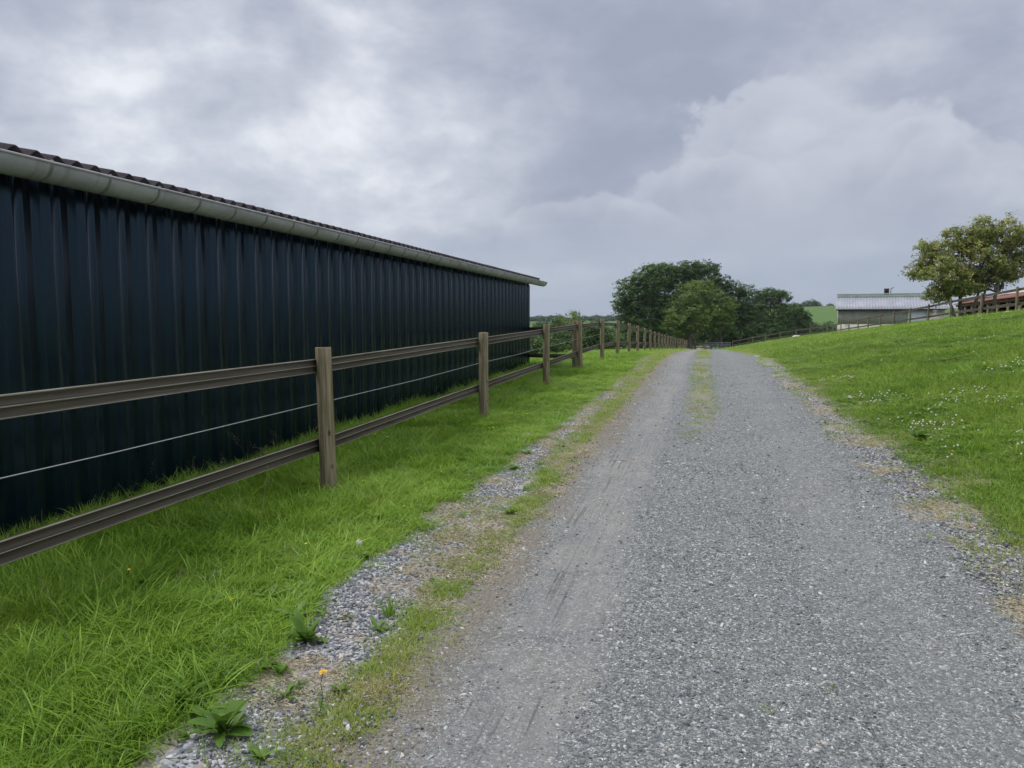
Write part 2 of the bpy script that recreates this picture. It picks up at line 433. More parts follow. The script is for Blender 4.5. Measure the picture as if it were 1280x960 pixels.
def steel_build(t, b):
    P = pos(t); x, y, z = t.sep(P)
    st = t.noise(t.vmath('MULTIPLY', P, (6, 14, .5)), 1.0, 5, .6)
    c = t.ramp(st, [(.3, (.0010, .0036, .012)), (.6, (.0020, .0052, .015)), (.8, (.006, .011, .021))])
    grass_refl = t.math('MULTIPLY', t.rng(t.noise(t.vmath('MULTIPLY', P, (3, 9, 2.5)), 1.5, 6, .75), .52, .72), t.rng(z, 2.2, .4, .15, 1))  # grass reflection painted in as green, stronger towards the wall base
    c = t.mix(t.math('MULTIPLY', grass_refl, .55), c, (.014, .021, .012))
    drip = t.math('MULTIPLY', t.rng(z, 2.05, 2.45, 0, 1), t.rng(t.noise(t.vmath('MULTIPLY', P, (1, 26, .8)), 1.0, 4, .6), .5, .7))
    c = t.mix(t.math('MULTIPLY', drip, .35), c, (.05, .055, .055))
    t.put(b.inputs['Roughness'], t.rng(st, .3, .7, .15, .27))
    bump(t, b, t.noise(t.vmath('MULTIPLY', P, (2, 2, .4)), 2.0, 2), .12, .02)
    return c
M['steel'] = mat('dark_blue_painted_steel', steel_build, .4, .62, Specular_Tint=(.50, .76, 1.0, 1))
def fibro(t, b):
    P = pos(t)
    c = t.ramp(t.noise(P, 5, 6, .7), [(.3, (.045, .038, .043)), (.6, (.085, .070, .078)), (.8, (.14, .12, .12))])
    bump(t, b, t.noise(P, 60, 4), .4, .004); return c
M['fibro'] = mat('brown_fibre_cement', fibro, .85, .25)
def zinc(t, b):
    P = pos(t); y = t.sep(P)[1]
    c = t.ramp(t.noise(t.vmath('MULTIPLY', P, (3, 2, 7)), 1.0, 6, .65), [(.3, (.29, .285, .29)), (.55, (.40, .395, .40)), (.75, (.48, .475, .48))])
    c = t.mix(t.rng(t.noise(t.vmath('MULTIPLY', P, (1, 11, 1)), 1.0, 4, .7), .56, .72, 0, .45), c, (.15, .155, .12))
    return c
M['gutter'] = mat('weathered_grey_gutter', zinc, .5, .4)
M['bracket'] = mat('gutter_bracket_grey', lambda t, b: t.ramp(t.noise(pos(t), 30, 4), [(.3, (.16, .165, .14)), (.7, (.28, .285, .25))]), .55, .4)
def wood(c0, c1, c2, sc=(30, 30, 2.2), green=.0):
    def f(t, b):
        P = objc(t); n = t.noise(t.vmath('MULTIPLY', P, sc), 1.0, 6, .65, .4)
        c = t.ramp(n, [(.3, c0), (.5, c1), (.72, c2)])
        c = t.mix(t.math('MULTIPLY', orand(t), .25), c, c0)
        if green: c = t.mix(t.rng(t.noise(P, 3, 5, .6), .5, .7, 0, green), c, (.13, .16, .07))
        bump(t, b, n, .55, .008); return c
    return f
def post_build(t, b):
    P = objc(t); n = t.noise(t.vmath('MULTIPLY', P, (34, 34, 1.5)), 1.0, 6, .65, .5)
    c = t.ramp(n, [(.3, (.08, .06, .036)), (.5, (.24, .195, .125)), (.72, (.42, .355, .24))])
    c = t.mix(t.rng(t.noise(P, 3, 5, .6), .5, .7, 0, .4), c, (.13, .16, .07))
    kn = t.voro(t.vmath('MULTIPLY', P, (7, 7, 4.2)), 1.0).outputs['Distance']
    c = t.mix(t.rng(kn, .17, .08, 0, .85, True), c, (.045, .033, .022))
    crk = t.noise(t.vmath('MULTIPLY', P, (60, 60, .9)), 1.0, 2, .5)
    cr = t.rng(crk, .64, .68); c = t.mix(t.math('MULTIPLY', cr, .7), c, (.03, .024, .018))
    bump(t, b, t.math('SUBTRACT', n, cr), .6, .008); return c
M['post'] = mat('weathered_post_wood', post_build, .9, .2)
M['post_top'] = mat('post_end_grain', wood((.12, .12, .07), (.22, .21, .14), (.32, .31, .22), (20, 20, 20), .5), .95, .1)
M['rail'] = mat('brown_rail', wood((.045, .036, .028), (.085, .070, .053), (.145, .122, .095), (60, 1.1, 90)), .75, .25)
M['rail_edge'] = mat('skylit_rail_edge', wood((.22, .20, .16), (.34, .31, .26), (.48, .45, .39), (20, 3, 20)), .7, .3)  # lighter ledges and lips: the sky light they catch, put into the colour
M['wire'] = mat('galvanised_wire', lambda t, b: (.42, .43, .43), .45, .5, Metallic=.3)
M['grey_wood'] = mat('grey_barn_boards', wood((.25, .24, .215), (.40, .385, .35), (.54, .52, .48), (9, 9, .7)), .9, .15)
M['bark'] = mat('bark', wood((.07, .06, .045), (.15, .135, .11), (.25, .23, .19), (8, 8, 1.5)), .95, .1)
def metroof(t, b):
    P = pos(t)
    return t.ramp(t.noise(P, .8, 5, .6), [(.3, (.24, .25, .285)), (.6, (.32, .33, .37)), (.8, (.40, .41, .45))])
M['metal_roof'] = mat('pale_metal_roof', metroof, .5, .5)
M['moss_roof'] = mat('mossy_grey_green_roof', lambda t, b: t.ramp(t.noise(pos(t), .9, 5), [(.3, (.10, .14, .11)), (.7, (.17, .21, .18))]), .8, .2)
M['white_steel'] = mat('white_steel_sheet', lambda t, b: t.ramp(t.noise(pos(t), 1.2, 5), [(.3, (.60, .64, .68)), (.7, (.74, .77, .79))]), .6, .3)
M['block'] = mat('pale_concrete_block', lambda t, b: t.ramp(t.noise(pos(t), 1.5, 6, .7), [(.3, (.48, .45, .39)), (.7, (.66, .63, .56))]), .9, .15)
M['red_tile'] = mat('red_brown_roof', lambda t, b: t.ramp(t.noise(pos(t), 1.1, 6, .7), [(.3, (.17, .075, .06)), (.6, (.26, .125, .10)), (.8, (.35, .24, .2))]), .85, .2)
M['cream_roof'] = mat('cream_sheet_roof', lambda t, b: t.ramp(t.noise(pos(t), 1.0, 5), [(.3, (.42, .40, .37)), (.7, (.60, .58, .54))]), .7, .3)
M['dark_wood'] = mat('dark_shed_boards', lambda t, b: t.ramp(t.noise(pos(t), 4, 5), [(.3, (.018, .014, .014)), (.7, (.045, .034, .032))]), .9, .1)
M['black'] = mat('black_plastic', lambda t, b: (.015, .015, .017), .6, .3)
M['galv'] = mat('galvanised_tube', lambda t, b: t.ramp(t.noise(pos(t), 3, 4), [(.3, (.22, .25, .28)), (.7, (.34, .37, .40))]), .5, .5)
M['white_stone'] = mat('white_stone', lambda t, b: t.ramp(t.noise(pos(t), 5, 5), [(.3, (.45, .44, .40)), (.7, (.66, .65, .61))]), .9, .2)

# ------------------------------------------------------------------ ground and track
def graded(lo, hi, fine_lo, fine_hi, step, growth):
    a = list(np.arange(fine_lo, fine_hi + 1e-6, step))
    s = step; v = a[-1]
    while v < hi: s *= growth; v += s; a.append(v)
    s = step; v = a[0]; b = []
    while v > lo: s *= growth; v -= s; b.append(v)
    return np.array(b[::-1] + a)
def grid_mesh(name, X, Y, Z, mats, smooth=True):
    ny, nx = X.shape
    V = np.stack([X.ravel(), Y.ravel(), Z.ravel()], 1)
    i = np.arange(nx * ny).reshape(ny, nx)
    F = np.stack([i[:-1, :-1].ravel(), i[:-1, 1:].ravel(), i[1:, 1:].ravel(), i[1:, :-1].ravel()], 1)
    return raw_mesh(name, V, F, mats, None, smooth)
gx = graded(-3500, 3500, -6, 15, .12, 1.09)
gy = graded(-400, 5500, -1, 30, .15, 1.035)
GX, GY = np.meshgrid(gx, gy)
GZ = Hf(GX, GY)
ins = (GX > edgeL(GY) + .10) & (GX < edgeR(GY) - .10) & (GY < 94) & (GY > -5)
GZ = GZ - .03 * ins
go = tag(link('ground', grid_mesh('ground', GX, GY, GZ, [M['ground']])), kind='structure')
ty = graded(-5.5, 95, 0, 12, .05, 1.012)
tu = np.linspace(0, 1, 48)
TY = np.repeat(ty[:, None], len(tu), 1)
TX = edgeL(ty)[:, None] * (1 - tu) + edgeR(ty)[:, None] * tu
TZ = Hf(TX, TY) + .010 - .012 * ((tu < .001) | (tu > .999))
tr = tag(link('track', grid_mesh('track', TX, TY, TZ, [M['track']])), kind='structure')

# ------------------------------------------------------------------ instanced stuff
def proto(name, me):
    return bpy.data.objects.new(name, me)          # never linked to the scene: only a source of shape
def scatter(name, P, rot, scl, idx, protos, label, cat):
    me = bpy.data.meshes.new(name); n = len(P)
    me.vertices.add(n); me.vertices.foreach_set('co', np.asarray(P, np.float32).ravel())
    a = me.attributes.new('rot', 'FLOAT_VECTOR', 'POINT'); a.data.foreach_set('vector', np.asarray(rot, np.float32).ravel())
    a = me.attributes.new('scl', 'FLOAT_VECTOR', 'POINT'); a.data.foreach_set('vector', np.asarray(scl, np.float32).ravel())
    a = me.attributes.new('pick', 'INT', 'POINT'); a.data.foreach_set('value', np.asarray(idx, np.int32))
    o = link(name, me); tag(o, label, cat, kind='stuff')
    g = bpy.data.node_groups.new(name + '_nodes', 'GeometryNodeTree')
    g.interface.new_socket('Geometry', in_out='INPUT', socket_type='NodeSocketGeometry')
    g.interface.new_socket('Geometry', in_out='OUTPUT', socket_type='NodeSocketGeometry')
    N = g.nodes; L = g.links
    gi = N.new('NodeGroupInput'); gout = N.new('NodeGroupOutput')
    mp = N.new('GeometryNodeMeshToPoints'); L.new(gi.outputs[0], mp.inputs[0])
    ip = N.new('GeometryNodeInstanceOnPoints'); L.new(mp.outputs[0], ip.inputs['Points'])
    jn = N.new('GeometryNodeJoinGeometry')
    for p in protos:
        oi = N.new('GeometryNodeObjectInfo'); oi.inputs[0].default_value = p; oi.inputs['As Instance'].default_value = True
        L.new(oi.outputs['Geometry'], jn.inputs[0])
    L.new(jn.outputs[0], ip.inputs['Instance']); ip.inputs['Pick Instance'].default_value = True
    def named(nm, ty):
        q = N.new('GeometryNodeInputNamedAttribute'); q.data_type = ty; q.inputs[0].default_value = nm; return q.outputs[0]
    L.new(named('pick', 'INT'), ip.inputs['Instance Index'])
    er = N.new('FunctionNodeEulerToRotation'); L.new(named('rot', 'FLOAT_VECTOR'), er.inputs[0]); L.new(er.outputs[0], ip.inputs['Rotation'])
    L.new(named('scl', 'FLOAT_VECTOR'), ip.inputs['Scale'])
    L.new(ip.outputs[0], gout.inputs[0])
    md = o.modifiers.new('scatter', 'NODES'); md.node_group = g
    return o
def ribbons(roots, dirs, hs, ws, lean, curl, seg=4, wind=None, tone=None):
    """grass blades: ribbon of seg segments to a point. returns V,F,tone"""
    n = len(roots); ts = np.linspace(0, 1, seg + 1)
    V = np.zeros((n, 2 * seg + 1, 3)); d = np.stack([np.cos(dirs), np.sin(dirs)], 1)
    sd = np.stack([-d[:, 1], d[:, 0]], 1)
    for k, t in enumerate(ts):
        ang = lean + curl * t
        # integrate roughly
        tt = np.linspace(0, t, 6)[None, :]
        aa = lean[:, None] + curl[:, None] * tt
        hx = np.trapz(np.sin(aa), tt, axis=1) * hs; hz = np.trapz(np.cos(aa), tt, axis=1) * hs
        c = np.concatenate([roots + d * hx[:, None], hz[:, None]], 1)
        if k < seg:
            w = ws * (1 - .75 * t ** 1.5) * .5
            off = np.concatenate([sd * w[:, None], np.zeros((n, 1))], 1)
            V[:, 2 * k] = c - off; V[:, 2 * k + 1] = c + off
        else: V[:, 2 * seg] = c
    base = (np.arange(n) * (2 * seg + 1))[:, None]
    F = []
    for k in range(seg - 1): F.append(base + np.array([2 * k, 2 * k + 1, 2 * k + 3, 2 * k + 2]))
    Q = np.concatenate(F, 0)
    T = base + np.array([2 * seg - 2, 2 * seg - 1, 2 * seg])
    tn = np.repeat(rng.random(n) if tone is None else tone, 2 * seg + 1)
    return V.reshape(-1, 3), [tuple(q) for q in Q] + [tuple(q) for q in T], tn
def tuft(name, n, rad, h, w, lean, curl, m, seg=4, bias=None):
    r = rad * np.sqrt(rng.random(n)); a = rng.random(n) * 6.283
    roots = np.stack([r * np.cos(a), r * np.sin(a)], 1)
    dirs = rng.random(n) * 6.283 if bias is None else bias + rng.normal(0, 1.0, n)
    hs = rng.uniform(h[0], h[1], n); ws = rng.uniform(w[0], w[1], n)
    V, F, tn = ribbons(roots, dirs, hs, ws, rng.uniform(*lean, n), rng.uniform(*curl, n), seg)
    V[:, 2] -= .01
    return proto(name, raw_mesh(name, V, F, [m], None, True, {'tone': tn}))
def clover_tuft(name, n, rad, h, size, m):
    V = []; F = []; T = []
    for _ in range(n):
        r = rad * math.sqrt(rng.random()); a = rng.random() * 6.283; x, y = r * math.cos(a), r * math.sin(a)
        z = rng.uniform(*h); s = rng.uniform(*size); t0 = rng.random(); tx, ty_ = rng.normal(0, .25, 2); ph = rng.random() * 6.28
        for k in range(3):
            q = ph + k * 2.094; b = len(V)
            for (rr, da) in ((0, 0), (.7, -.55), (1, 0), (.7, .55)):
                px, py = rr * s * math.cos(q + da), rr * s * math.sin(q + da)
                V.append((x + px, y + py, z + px * tx + py * ty_ - .15 * rr * s)); T.append(t0)
            F.append((b, b + 1, b + 2, b + 3))
    return proto(name, raw_mesh(name, np.array(V), F, [m], None, False, {'tone': T}))
def stone_proto(name, flat):
    import bmesh
    bm = bmesh.new(); bmesh.ops.create_icosphere(bm, subdivisions=1, radius=1)
    bmesh.ops.subdivide_edges(bm, edges=bm.edges[:8], cuts=1)
    pl = [(Vector(rng.normal(0, 1, 3)).normalized(), rng.uniform(.45, .8)) for _ in range(7)]
    for v in bm.verts:
        for nrm, dd in pl:
            e = v.co.dot(nrm) - dd
            if e > 0: v.co -= nrm * e
        v.co = Vector((v.co.x * rng.uniform(.95, 1.05) * 1.15, v.co.y * .85, v.co.z * flat))
    me = bpy.data.meshes.new(name); bm.to_mesh(me); bm.free(); me.materials.append(M['stone'])
    return proto(name, me)

def bands(xr, bs, margin=260):
    """bs: (y0,y1,density) -> points in view (with a wide margin)"""
    out = []
    for y0, y1, dn in bs:
        n = int((xr[1] - xr[0]) * (y1 - y0) * dn)
        p = np.stack([rng.uniform(xr[0], xr[1], n), rng.uniform(y0, y1, n)], 1)
        out.append(p)
    p = np.concatenate(out)
    z = Hf(p[:, 0], p[:, 1])
    px, py, Z = project(np.column_stack([p, z]))
    k = (Z > .6) & (px > -margin) & (px < 1280 + 2.6 * margin) & (py < 960 + 2.2 * margin)
    return p[k], Z[k]
def pnoise(x, y, s, seed=0):
    """cheap smooth value noise 0..1"""
    g = np.random.default_rng(100 + seed).random((256, 256))
    u = np.asarray(x) * s + 37.1; v = np.asarray(y) * s + 11.7
    i = np.floor(u).astype(int); j = np.floor(v).astype(int); fu = u - i; fv = v - j
    fu = fu * fu * (3 - 2 * fu); fv = fv * fv * (3 - 2 * fv)
    G = lambda a, b: g[a % 256, b % 256]
    return (G(i, j) * (1 - fu) + G(i + 1, j) * fu) * (1 - fv) + (G(i, j + 1) * (1 - fu) + G(i + 1, j + 1) * fu) * fv
def fb(x, y, s, seed=0): return .55 * pnoise(x, y, s, seed) + .3 * pnoise(x, y, s * 2.3, seed + 1) + .15 * pnoise(x, y, s * 5.1, seed + 2)

def put_grass(name, p, scale, hsc, nproto, pro, label, cat, lift=0.0, swirl=True):
    n = len(p); z = Hf(p[:, 0], p[:, 1]) + lift
    yaw = rng.random(n) * 6.283 if not swirl else (fb(p[:, 0], p[:, 1], .9, 5) * 12 + rng.normal(0, .9, n))
    rot = np.column_stack([rng.normal(0, .08, n), rng.normal(0, .08, n), yaw])
    s = scale * rng.uniform(.75, 1.25, n)
    scl = np.column_stack([s, s, s * hsc])
    return scatter(name, np.column_stack([p, z]), rot, scl, rng.integers(0, nproto, n), pro, label, cat)

# left: lush long grass between stone strip and wall, and on beyond the building
long_p = [tuft('long_tuft', 34, .09, (.12, .30), (.003, .0075), (.05, .8), (.4, 2.1), M['lush'], 5, bias=0.0) for _ in range(6)]
mid_p = [tuft('mid_tuft', 36, .08, (.05, .15), (.003, .006), (0, .6), (.1, 1.0), M['lush'], 4) for _ in range(5)]
p, Z = bands((-5.6, -1.85), [(.8, 3.5, 430), (3.5, 7, 330), (7, 12, 230), (12, 22, 130)])
e = np.interp(p[:, 1], [1.5, 2.2, 3.0, 3.8, 6.8, 10, 14, 20], [-1.60, -1.67, -1.82, -1.98, -1.94, -1.76, -1.64, -1.55]) + .30 * (fb(p[:, 0] * .3, p[:, 1], .9, 2) - .5) + .10 * (pnoise(p[:, 0], p[:, 1], 5, 77) - .5)
k = (p[:, 0] < e) & ~((p[:, 0] < -4.70) & (p[:, 1] < 21.0)); p, Z = p[k], Z[k]
p2, Z2 = bands((-16, -2.0), [(22, 35, 42), (35, 60, 14), (60, 105, 6)])
k = p2[:, 0] < -1.95 + .3 * (fb(p2[:, 0], p2[:, 1], .5, 3) - .5); p2, Z2 = p2[k], Z2[k]
P_ = np.concatenate([p, p2]); Z_ = np.concatenate([Z, Z2])
# height falls from the wall towards the strip, with hummocks
dist_edge = np.clip((-1.95 - P_[:, 0]) / 1.3, 0, 1)
hm = fb(P_[:, 0], P_[:, 1], 1.1, 8)
hs = (.36 + .30 * dist_edge + .35 * sstep(3.5, 4.4, -P_[:, 0])) * (.45 + 1.1 * hm) * (1 + .35 * (1 - sstep(2.5, 5, P_[:, 1])))
sc = np.interp(Z_, [3, 12, 25, 60, 100], [1, 1.1, 1.5, 2.6, 4])
hs = hs / np.interp(Z_, [3, 20, 60, 100], [1, 1.5, 3.4, 5])
lng = rng.random(len(P_)) < (.25 + .6 * dist_edge * (hm > .42))
put_grass('long_grass', P_[lng], sc[lng], hs[lng], 6, long_p, 'long lush green grass leaning over between the wooden fence and the dark shed wall', 'grass')
put_grass('short_grass', P_[~lng], sc[~lng], np.maximum(hs[~lng] * 1.25, .35 / sc[~lng]), 5, mid_p, 'shorter bright green grass between the fence and the loose stone strip', 'grass')

# verge between stone strip and track, centre strip, right margin: thin poor grass
poor_p = [tuft('poor_tuft', 26, .06, (.015, .06), (.002, .0042), (.1, 1.0), (.2, 1.2), M['poor'], 3) for _ in range(5)]
a, za = bands((-1.62, -1.0), [(.8, 4, 1000), (4, 8, 650), (8, 14, 400), (14, 30, 150), (30, 60, 40)])
c0 = np.interp(a[:, 1], [2, 4, 7, 12], [-1.25, -1.30, -1.42, -1.40]) + .04 * np.sin(a[:, 1] * 1.3)
dens = np.exp(-((a[:, 0] - c0) / .115) ** 2) * (.45 + 1.5 * (fb(a[:, 0], a[:, 1], 1.9, 11) > .42))
k = rng.random(len(a)) < dens; a, za = a[k], za[k]
b_, zb = bands((-2.4, 2.6), [(1, 5, 170), (5, 10, 150), (10, 20, 130), (20, 50, 60)])
left_strip = (b_[:, 0] < -1.40) & (fb(b_[:, 0], b_[:, 1], 2.4, 13) > np.interp(b_[:, 1], [2, 8, 14, 22], [.62, .52, .36, .2]))
cen = (np.abs(b_[:, 0] + .02) < .26) & (b_[:, 1] > 8.5) & (fb(b_[:, 0], b_[:, 1] * .45, 1.7, 14) > np.interp(b_[:, 1], [8, 14, 25], [.56, .47, .42]))
rm = (b_[:, 0] > 1.45) & (fb(b_[:, 0], b_[:, 1], 2.2, 15) > .60 - .26 * np.clip((b_[:, 0] - 1.5) / .5, 0, 1.3))
k = left_strip | cen | rm; b_, zb = b_[k], zb[k]
pp = np.concatenate([a, b_]); zz_ = np.concatenate([za, zb])
s_ = np.interp(zz_, [3, 12, 30, 60], [1, 1.2, 1.9, 3])
put_grass('thin_grass', pp, s_, 1 / s_ ** .6, 5, poor_p, 'thin yellow green grass growing along the gravel edges and down the middle of the track', 'grass', .004)

# right: field of grass and clover rising to the fence
fld_p = [tuft('field_tuft', 34, .10, (.03, .14), (.003, .0075), (0, .6), (.1, 1.1), M['field'], 4) for _ in range(5)]
clv_p = [clover_tuft('clover_tuft', 34, .10, (.025, .07), (.009, .016), M['field']) for _ in range(4)]
p, Z = bands((1.7, 17), [(3, 7, 300), (7, 12, 170), (12, 20, 80), (20, 35, 34), (35, 60, 12), (60, 100, 5)])
e = 1.95 + .35 * (fb(p[:, 0] * .3, p[:, 1], .8, 22) - .5)
k = (p[:, 0] > e) & (rng.random(len(p)) < np.clip((p[:, 0] - e) / .35 + .35, 0, 1)); p, Z = p[k], Z[k]
sc = np.interp(Z, [4, 10, 20, 40, 90], [1, 1.25, 1.8, 3, 5])
hm = fb(p[:, 0], p[:, 1], .5, 24); hmm = fb(p[:, 0], p[:, 1], 2.0, 26)
hs = (.45 + .9 * hm * (.5 + hmm)) * np.interp(p[:, 0], [1.9, 3], [.55, 1]) / np.interp(Z, [4, 10, 20, 40, 90], [1, 1.15, 1.8, 3.6, 6.5])
cl = (fb(p[:, 0], p[:, 1], .8, 29) + rng.normal(0, .06, len(p)) > .53) & (Z < 26)
put_grass('field_grass', p[~cl], sc[~cl], hs[~cl], 5, fld_p, 'green meadow grass on the bank rising to the right of the track', 'grass')
rc, Zr = bands((2.6, 13), [(4, 9, 34), (9, 18, 17), (18, 40, 4)])
k = fb(rc[:, 0], rc[:, 1], 1.1, 90) > .50; rc, Zr = rc[k], Zr[k]
put_grass('rough_grass', rc, np.interp(Zr, [4, 20, 40], [.9, 1.3, 2.2]), np.interp(Zr, [4, 20, 40], [.75, .6, .45]), 6, long_p, 'rough taller grass clumps dotted over the right bank', 'grass', swirl=False)
put_grass('clover', p[cl], sc[cl], np.maximum(hs[cl], .5), 4, clv_p, 'low clover leaves in patches on the grass bank right of the track', 'clover', swirl=False)

dry_p = [tuft('dry_tuft', 16, .06, (.06, .22), (.0018, .0035), (.1, 1.0), (.2, 1.2), M['straw'], 4) for _ in range(4)]
p = np.concatenate([bands((-4.5, -1.9), [(1.2, 6, 9), (6, 16, 5)])[0], bands((2.0, 12), [(4, 10, 4), (10, 25, 1.6)])[0]])
k = fb(p[:, 0], p[:, 1], 1.3, 95) > .5; p = p[k]
put_grass('dead_stems', p, np.full(len(p), .9), np.full(len(p), .8), 4, dry_p, 'thin dead straw-coloured stems among the living grass', 'grass')
# flowers among the grass
def flower_proto(name, r, h, m, petals):
    mb = MB(); mb.tube([(0, 0, 0), (.004, .002, h)], .0012, 3, 0)
    V = []; F = []
    if petals:
        V.append((0.004, .002, h))
        for k in range(10):
            a = k * .628; q = r if k % 2 else r * .8
            V.append((.004 + q * math.cos(a), .002 + q * math.sin(a), h + .35 * r))
        F = [(0, 1 + k, 1 + (k + 1) % 10) for k in range(10)]
        mb.add(V, F, 1)
    else:
        for j, (zz, q) in enumerate(((-.8, .5), (-.2, 1), (.5, .85), (1, .3))):
            for k in range(6): V.append((.004 + q * r * math.cos(k * 1.047 + j * .5), .002 + q * r * math.sin(k * 1.047 + j * .5), h + zz * r))
        for j in range(3):
            for k in range(6): F.append((j * 6 + k, j * 6 + (k + 1) % 6, j * 6 + 6 + (k + 1) % 6, j * 6 + 6 + k))
        F.append(tuple(range(18, 24)))
        mb.add(V, F, 1)
    return proto(name, mb.mesh(name, [M['weed'], m]))
cf = [flower_proto('clover_flower', .011, h, M['white_petal'], False) for h in (.08, .10, .12)]
p, Z = bands((2.2, 13), [(4, 9, 110), (9, 16, 40), (16, 34, 2)])
k = fb(p[:, 0], p[:, 1], .8, 29) > rng.uniform(.52, .62, len(p)); p, Z = p[k], Z[k]
s1 = np.interp(Z, [5, 15, 40], [.85, 1.1, 1.5]) * rng.uniform(.7, 1.15, len(p))
scatter('clover_flowers', np.column_stack([p, Hf(p[:, 0], p[:, 1])]), np.column_stack([rng.normal(0, .2, len(p)), rng.normal(0, .2, len(p)), rng.random(len(p)) * 6]), np.column_stack([s1] * 3), rng.integers(0, 3, len(p)), cf, 'small round white clover flowers scattered over the grass bank', 'flowers')
bf = [flower_proto('buttercup', .010, h, M['yellow_petal'], True) for h in (.10, .14)]
p = np.concatenate([bands((-4, -2.1), [(2.5, 14, 2.2)])[0], bands((2.2, 12), [(4, 25, .9)])[0]])
scatter('yellow_flowers', np.column_stack([p, Hf(p[:, 0], p[:, 1])]), np.column_stack([rng.normal(0, .25, len(p)), rng.normal(0, .25, len(p)), rng.random(len(p)) * 6]), np.full((len(p), 3), 1.0), rng.integers(0, 2, len(p)), bf, 'tiny yellow buttercup flowers dotted through the grass', 'flowers')

# seed-headed stalks in front of the shed wall
def seed_proto(name):
    h = rng.uniform(.38, .6); ln = rng.uniform(.05, .22)
    V, F, T = ribbons(np.zeros((1, 2)), np.array([0.]), np.array([h]), np.array([.003]), np.array([ln]), np.array([.5]), 5)
    V = list(map(tuple, V)); F = list(F); T = list(T)
    tip = np.array(V[-1]); dr = np.array([math.sin(ln + .5), 0, math.cos(ln + .5)])
    for k in range(46):
        f = rng.random(); c = tip - dr * f * .15 + np.array([*(rng.normal(0, .016, 2) * (.4 + f)), rng.normal(0, .01)])
        a = rng.normal(0, 1, 3); a /= np.linalg.norm(a); s = rng.uniform(.004, .008); b = len(V)
        o_ = np.cross(a, [0, 0, 1.]); o_ /= (np.linalg.norm(o_) + 1e-6)
        V += [tuple(c - a * s), tuple(c + o_ * s * .35), tuple(c + a * s), tuple(c - o_ * s * .35)]; F.append((b, b + 1, b + 2, b + 3)); T += [rng.random()] * 4
    return proto(name, raw_mesh(name, np.array(V), F, [M['seed']], None, False, {'tone': T}))
sp = [seed_proto('seed_stalk') for _ in range(5)]
p = np.concatenate([bands((-4.62, -3.2), [(1.5, 21, 4.5)])[0], bands((-3.2, -2.3), [(2.5, 14, .5)])[0], bands((5, 11), [(9, 25, .35)])[0], bands((-9, -3.3), [(22, 40, 2)])[0]])
k = rng.random(len(p)) < .35 + .9 * (fb(p[:, 0], p[:, 1], .7, 33) > .5); p = p[k]
scatter('seeding_grass', np.column_stack([p, Hf(p[:, 0], p[:, 1])]), np.column_stack([rng.normal(0, .1, len(p)), rng.normal(0, .1, len(p)), rng.random(len(p)) * 6]), np.column_stack([rng.uniform(.7, 1.1, len(p))] * 3), rng.integers(0, 5, len(p)), sp, 'tall grass stalks with feathery seed heads standing against the shed wall', 'grass')

# loose stone: dense strip, sparse on the track
stp = [stone_proto('stone_shape', f) for f in (.45, .55, .65, .4, .7, .5)]
def put_stones(name, p, s, label, lift):
    n = len(p); z = Hf(p[:, 0], p[:, 1]) + lift
    sc3 = np.column_stack([s * rng.uniform(.8, 1.3, n), s * rng.uniform(.7, 1.1, n), s * rng.uniform(.7, 1.2, n)])
    rot = np.column_stack([rng.normal(0, .3, n), rng.normal(0, .3, n), rng.random(n) * 6.283])
    scatter(name, np.column_stack([p, z]), rot, sc3, rng.integers(0, 6, n), stp, label, 'gravel')
p, Z = bands((-2.5, -1.25), [(.8, 4, 4200), (4, 8, 2600), (8, 14, 1300), (14, 26, 350)])
c0 = np.interp(p[:, 1], [1.5, 2.2, 3.8, 6.9, 10, 16], [-1.46, -1.50, -1.70, -1.80, -1.67, -1.6]) + .03 * np.sin(p[:, 1] * 1.7); hw = np.interp(p[:, 1], [2, 3.8, 7, 10, 14, 20], [.19, .32, .28, .19, .14, .1])
g_ = fb(p[:, 0], p[:, 1], 2.6, 41)
k = (rng.random(len(p)) < np.exp(-(np.abs(p[:, 0] - c0) / hw) ** 4) * np.where(g_ > np.interp(p[:, 1], [3, 10, 18], [.40, .46, .58]), 1, .12)); p, Z = p[k], Z[k]
put_stones('stone_strip', p, rng.uniform(.005, .0155, len(p)) * np.interp(Z, [3, 15], [1, 1.35]), 'strip of coarse loose grey stones between the grass and the track edge', .003)
p, Z = bands((-1.3, 2.05), [(.8, 3, 3600), (3, 5, 2600), (5, 8, 1500), (8, 13, 650), (13, 22, 200)])
ln_ = np.maximum(np.exp(-((p[:, 0] + .70) / .28) ** 2), .75 * np.exp(-((p[:, 0] - .95) / .28) ** 2))
dn = (1 - .80 * ln_) * np.where(fb(p[:, 0], p[:, 1], 1.4, 44) > .5, 1, .45)
dn = np.where(p[:, 0] > 1.35, np.maximum(dn, .9) * (fb(p[:, 0], p[:, 1], 2.4, 46) > .42), dn)
k = rng.random(len(p)) < dn; p, Z = p[k], Z[k]
big = rng.random(len(p)) ** 7
right = np.clip((p[:, 0] - 1.2) / .4, 0, 1)
put_stones('track_gravel', p, (.0022 + .0045 * rng.random(len(p)) + .011 * big + .004 * right * rng.random(len(p))) * np.interp(Z, [3, 15], [1, 1.6]), 'loose angular grey gravel lying on the farm track', .0105)

p, Z = bands((1.4, 2.5), [(2.5, 6, 2600), (6, 10, 1500), (10, 18, 500)])
k = (rng.random(len(p)) < np.exp(-(np.abs(p[:, 0] - 1.82) / .33) ** 4) * np.where(fb(p[:, 0], p[:, 1], 2.4, 46) > .38, 1, .35)); p, Z = p[k], Z[k]
put_stones('edge_stones', p, rng.uniform(.004, .013, len(p)) * np.interp(Z, [3, 15], [1, 1.4]), 'coarse pale stones pushed to the right edge of the track below the bank', .003)
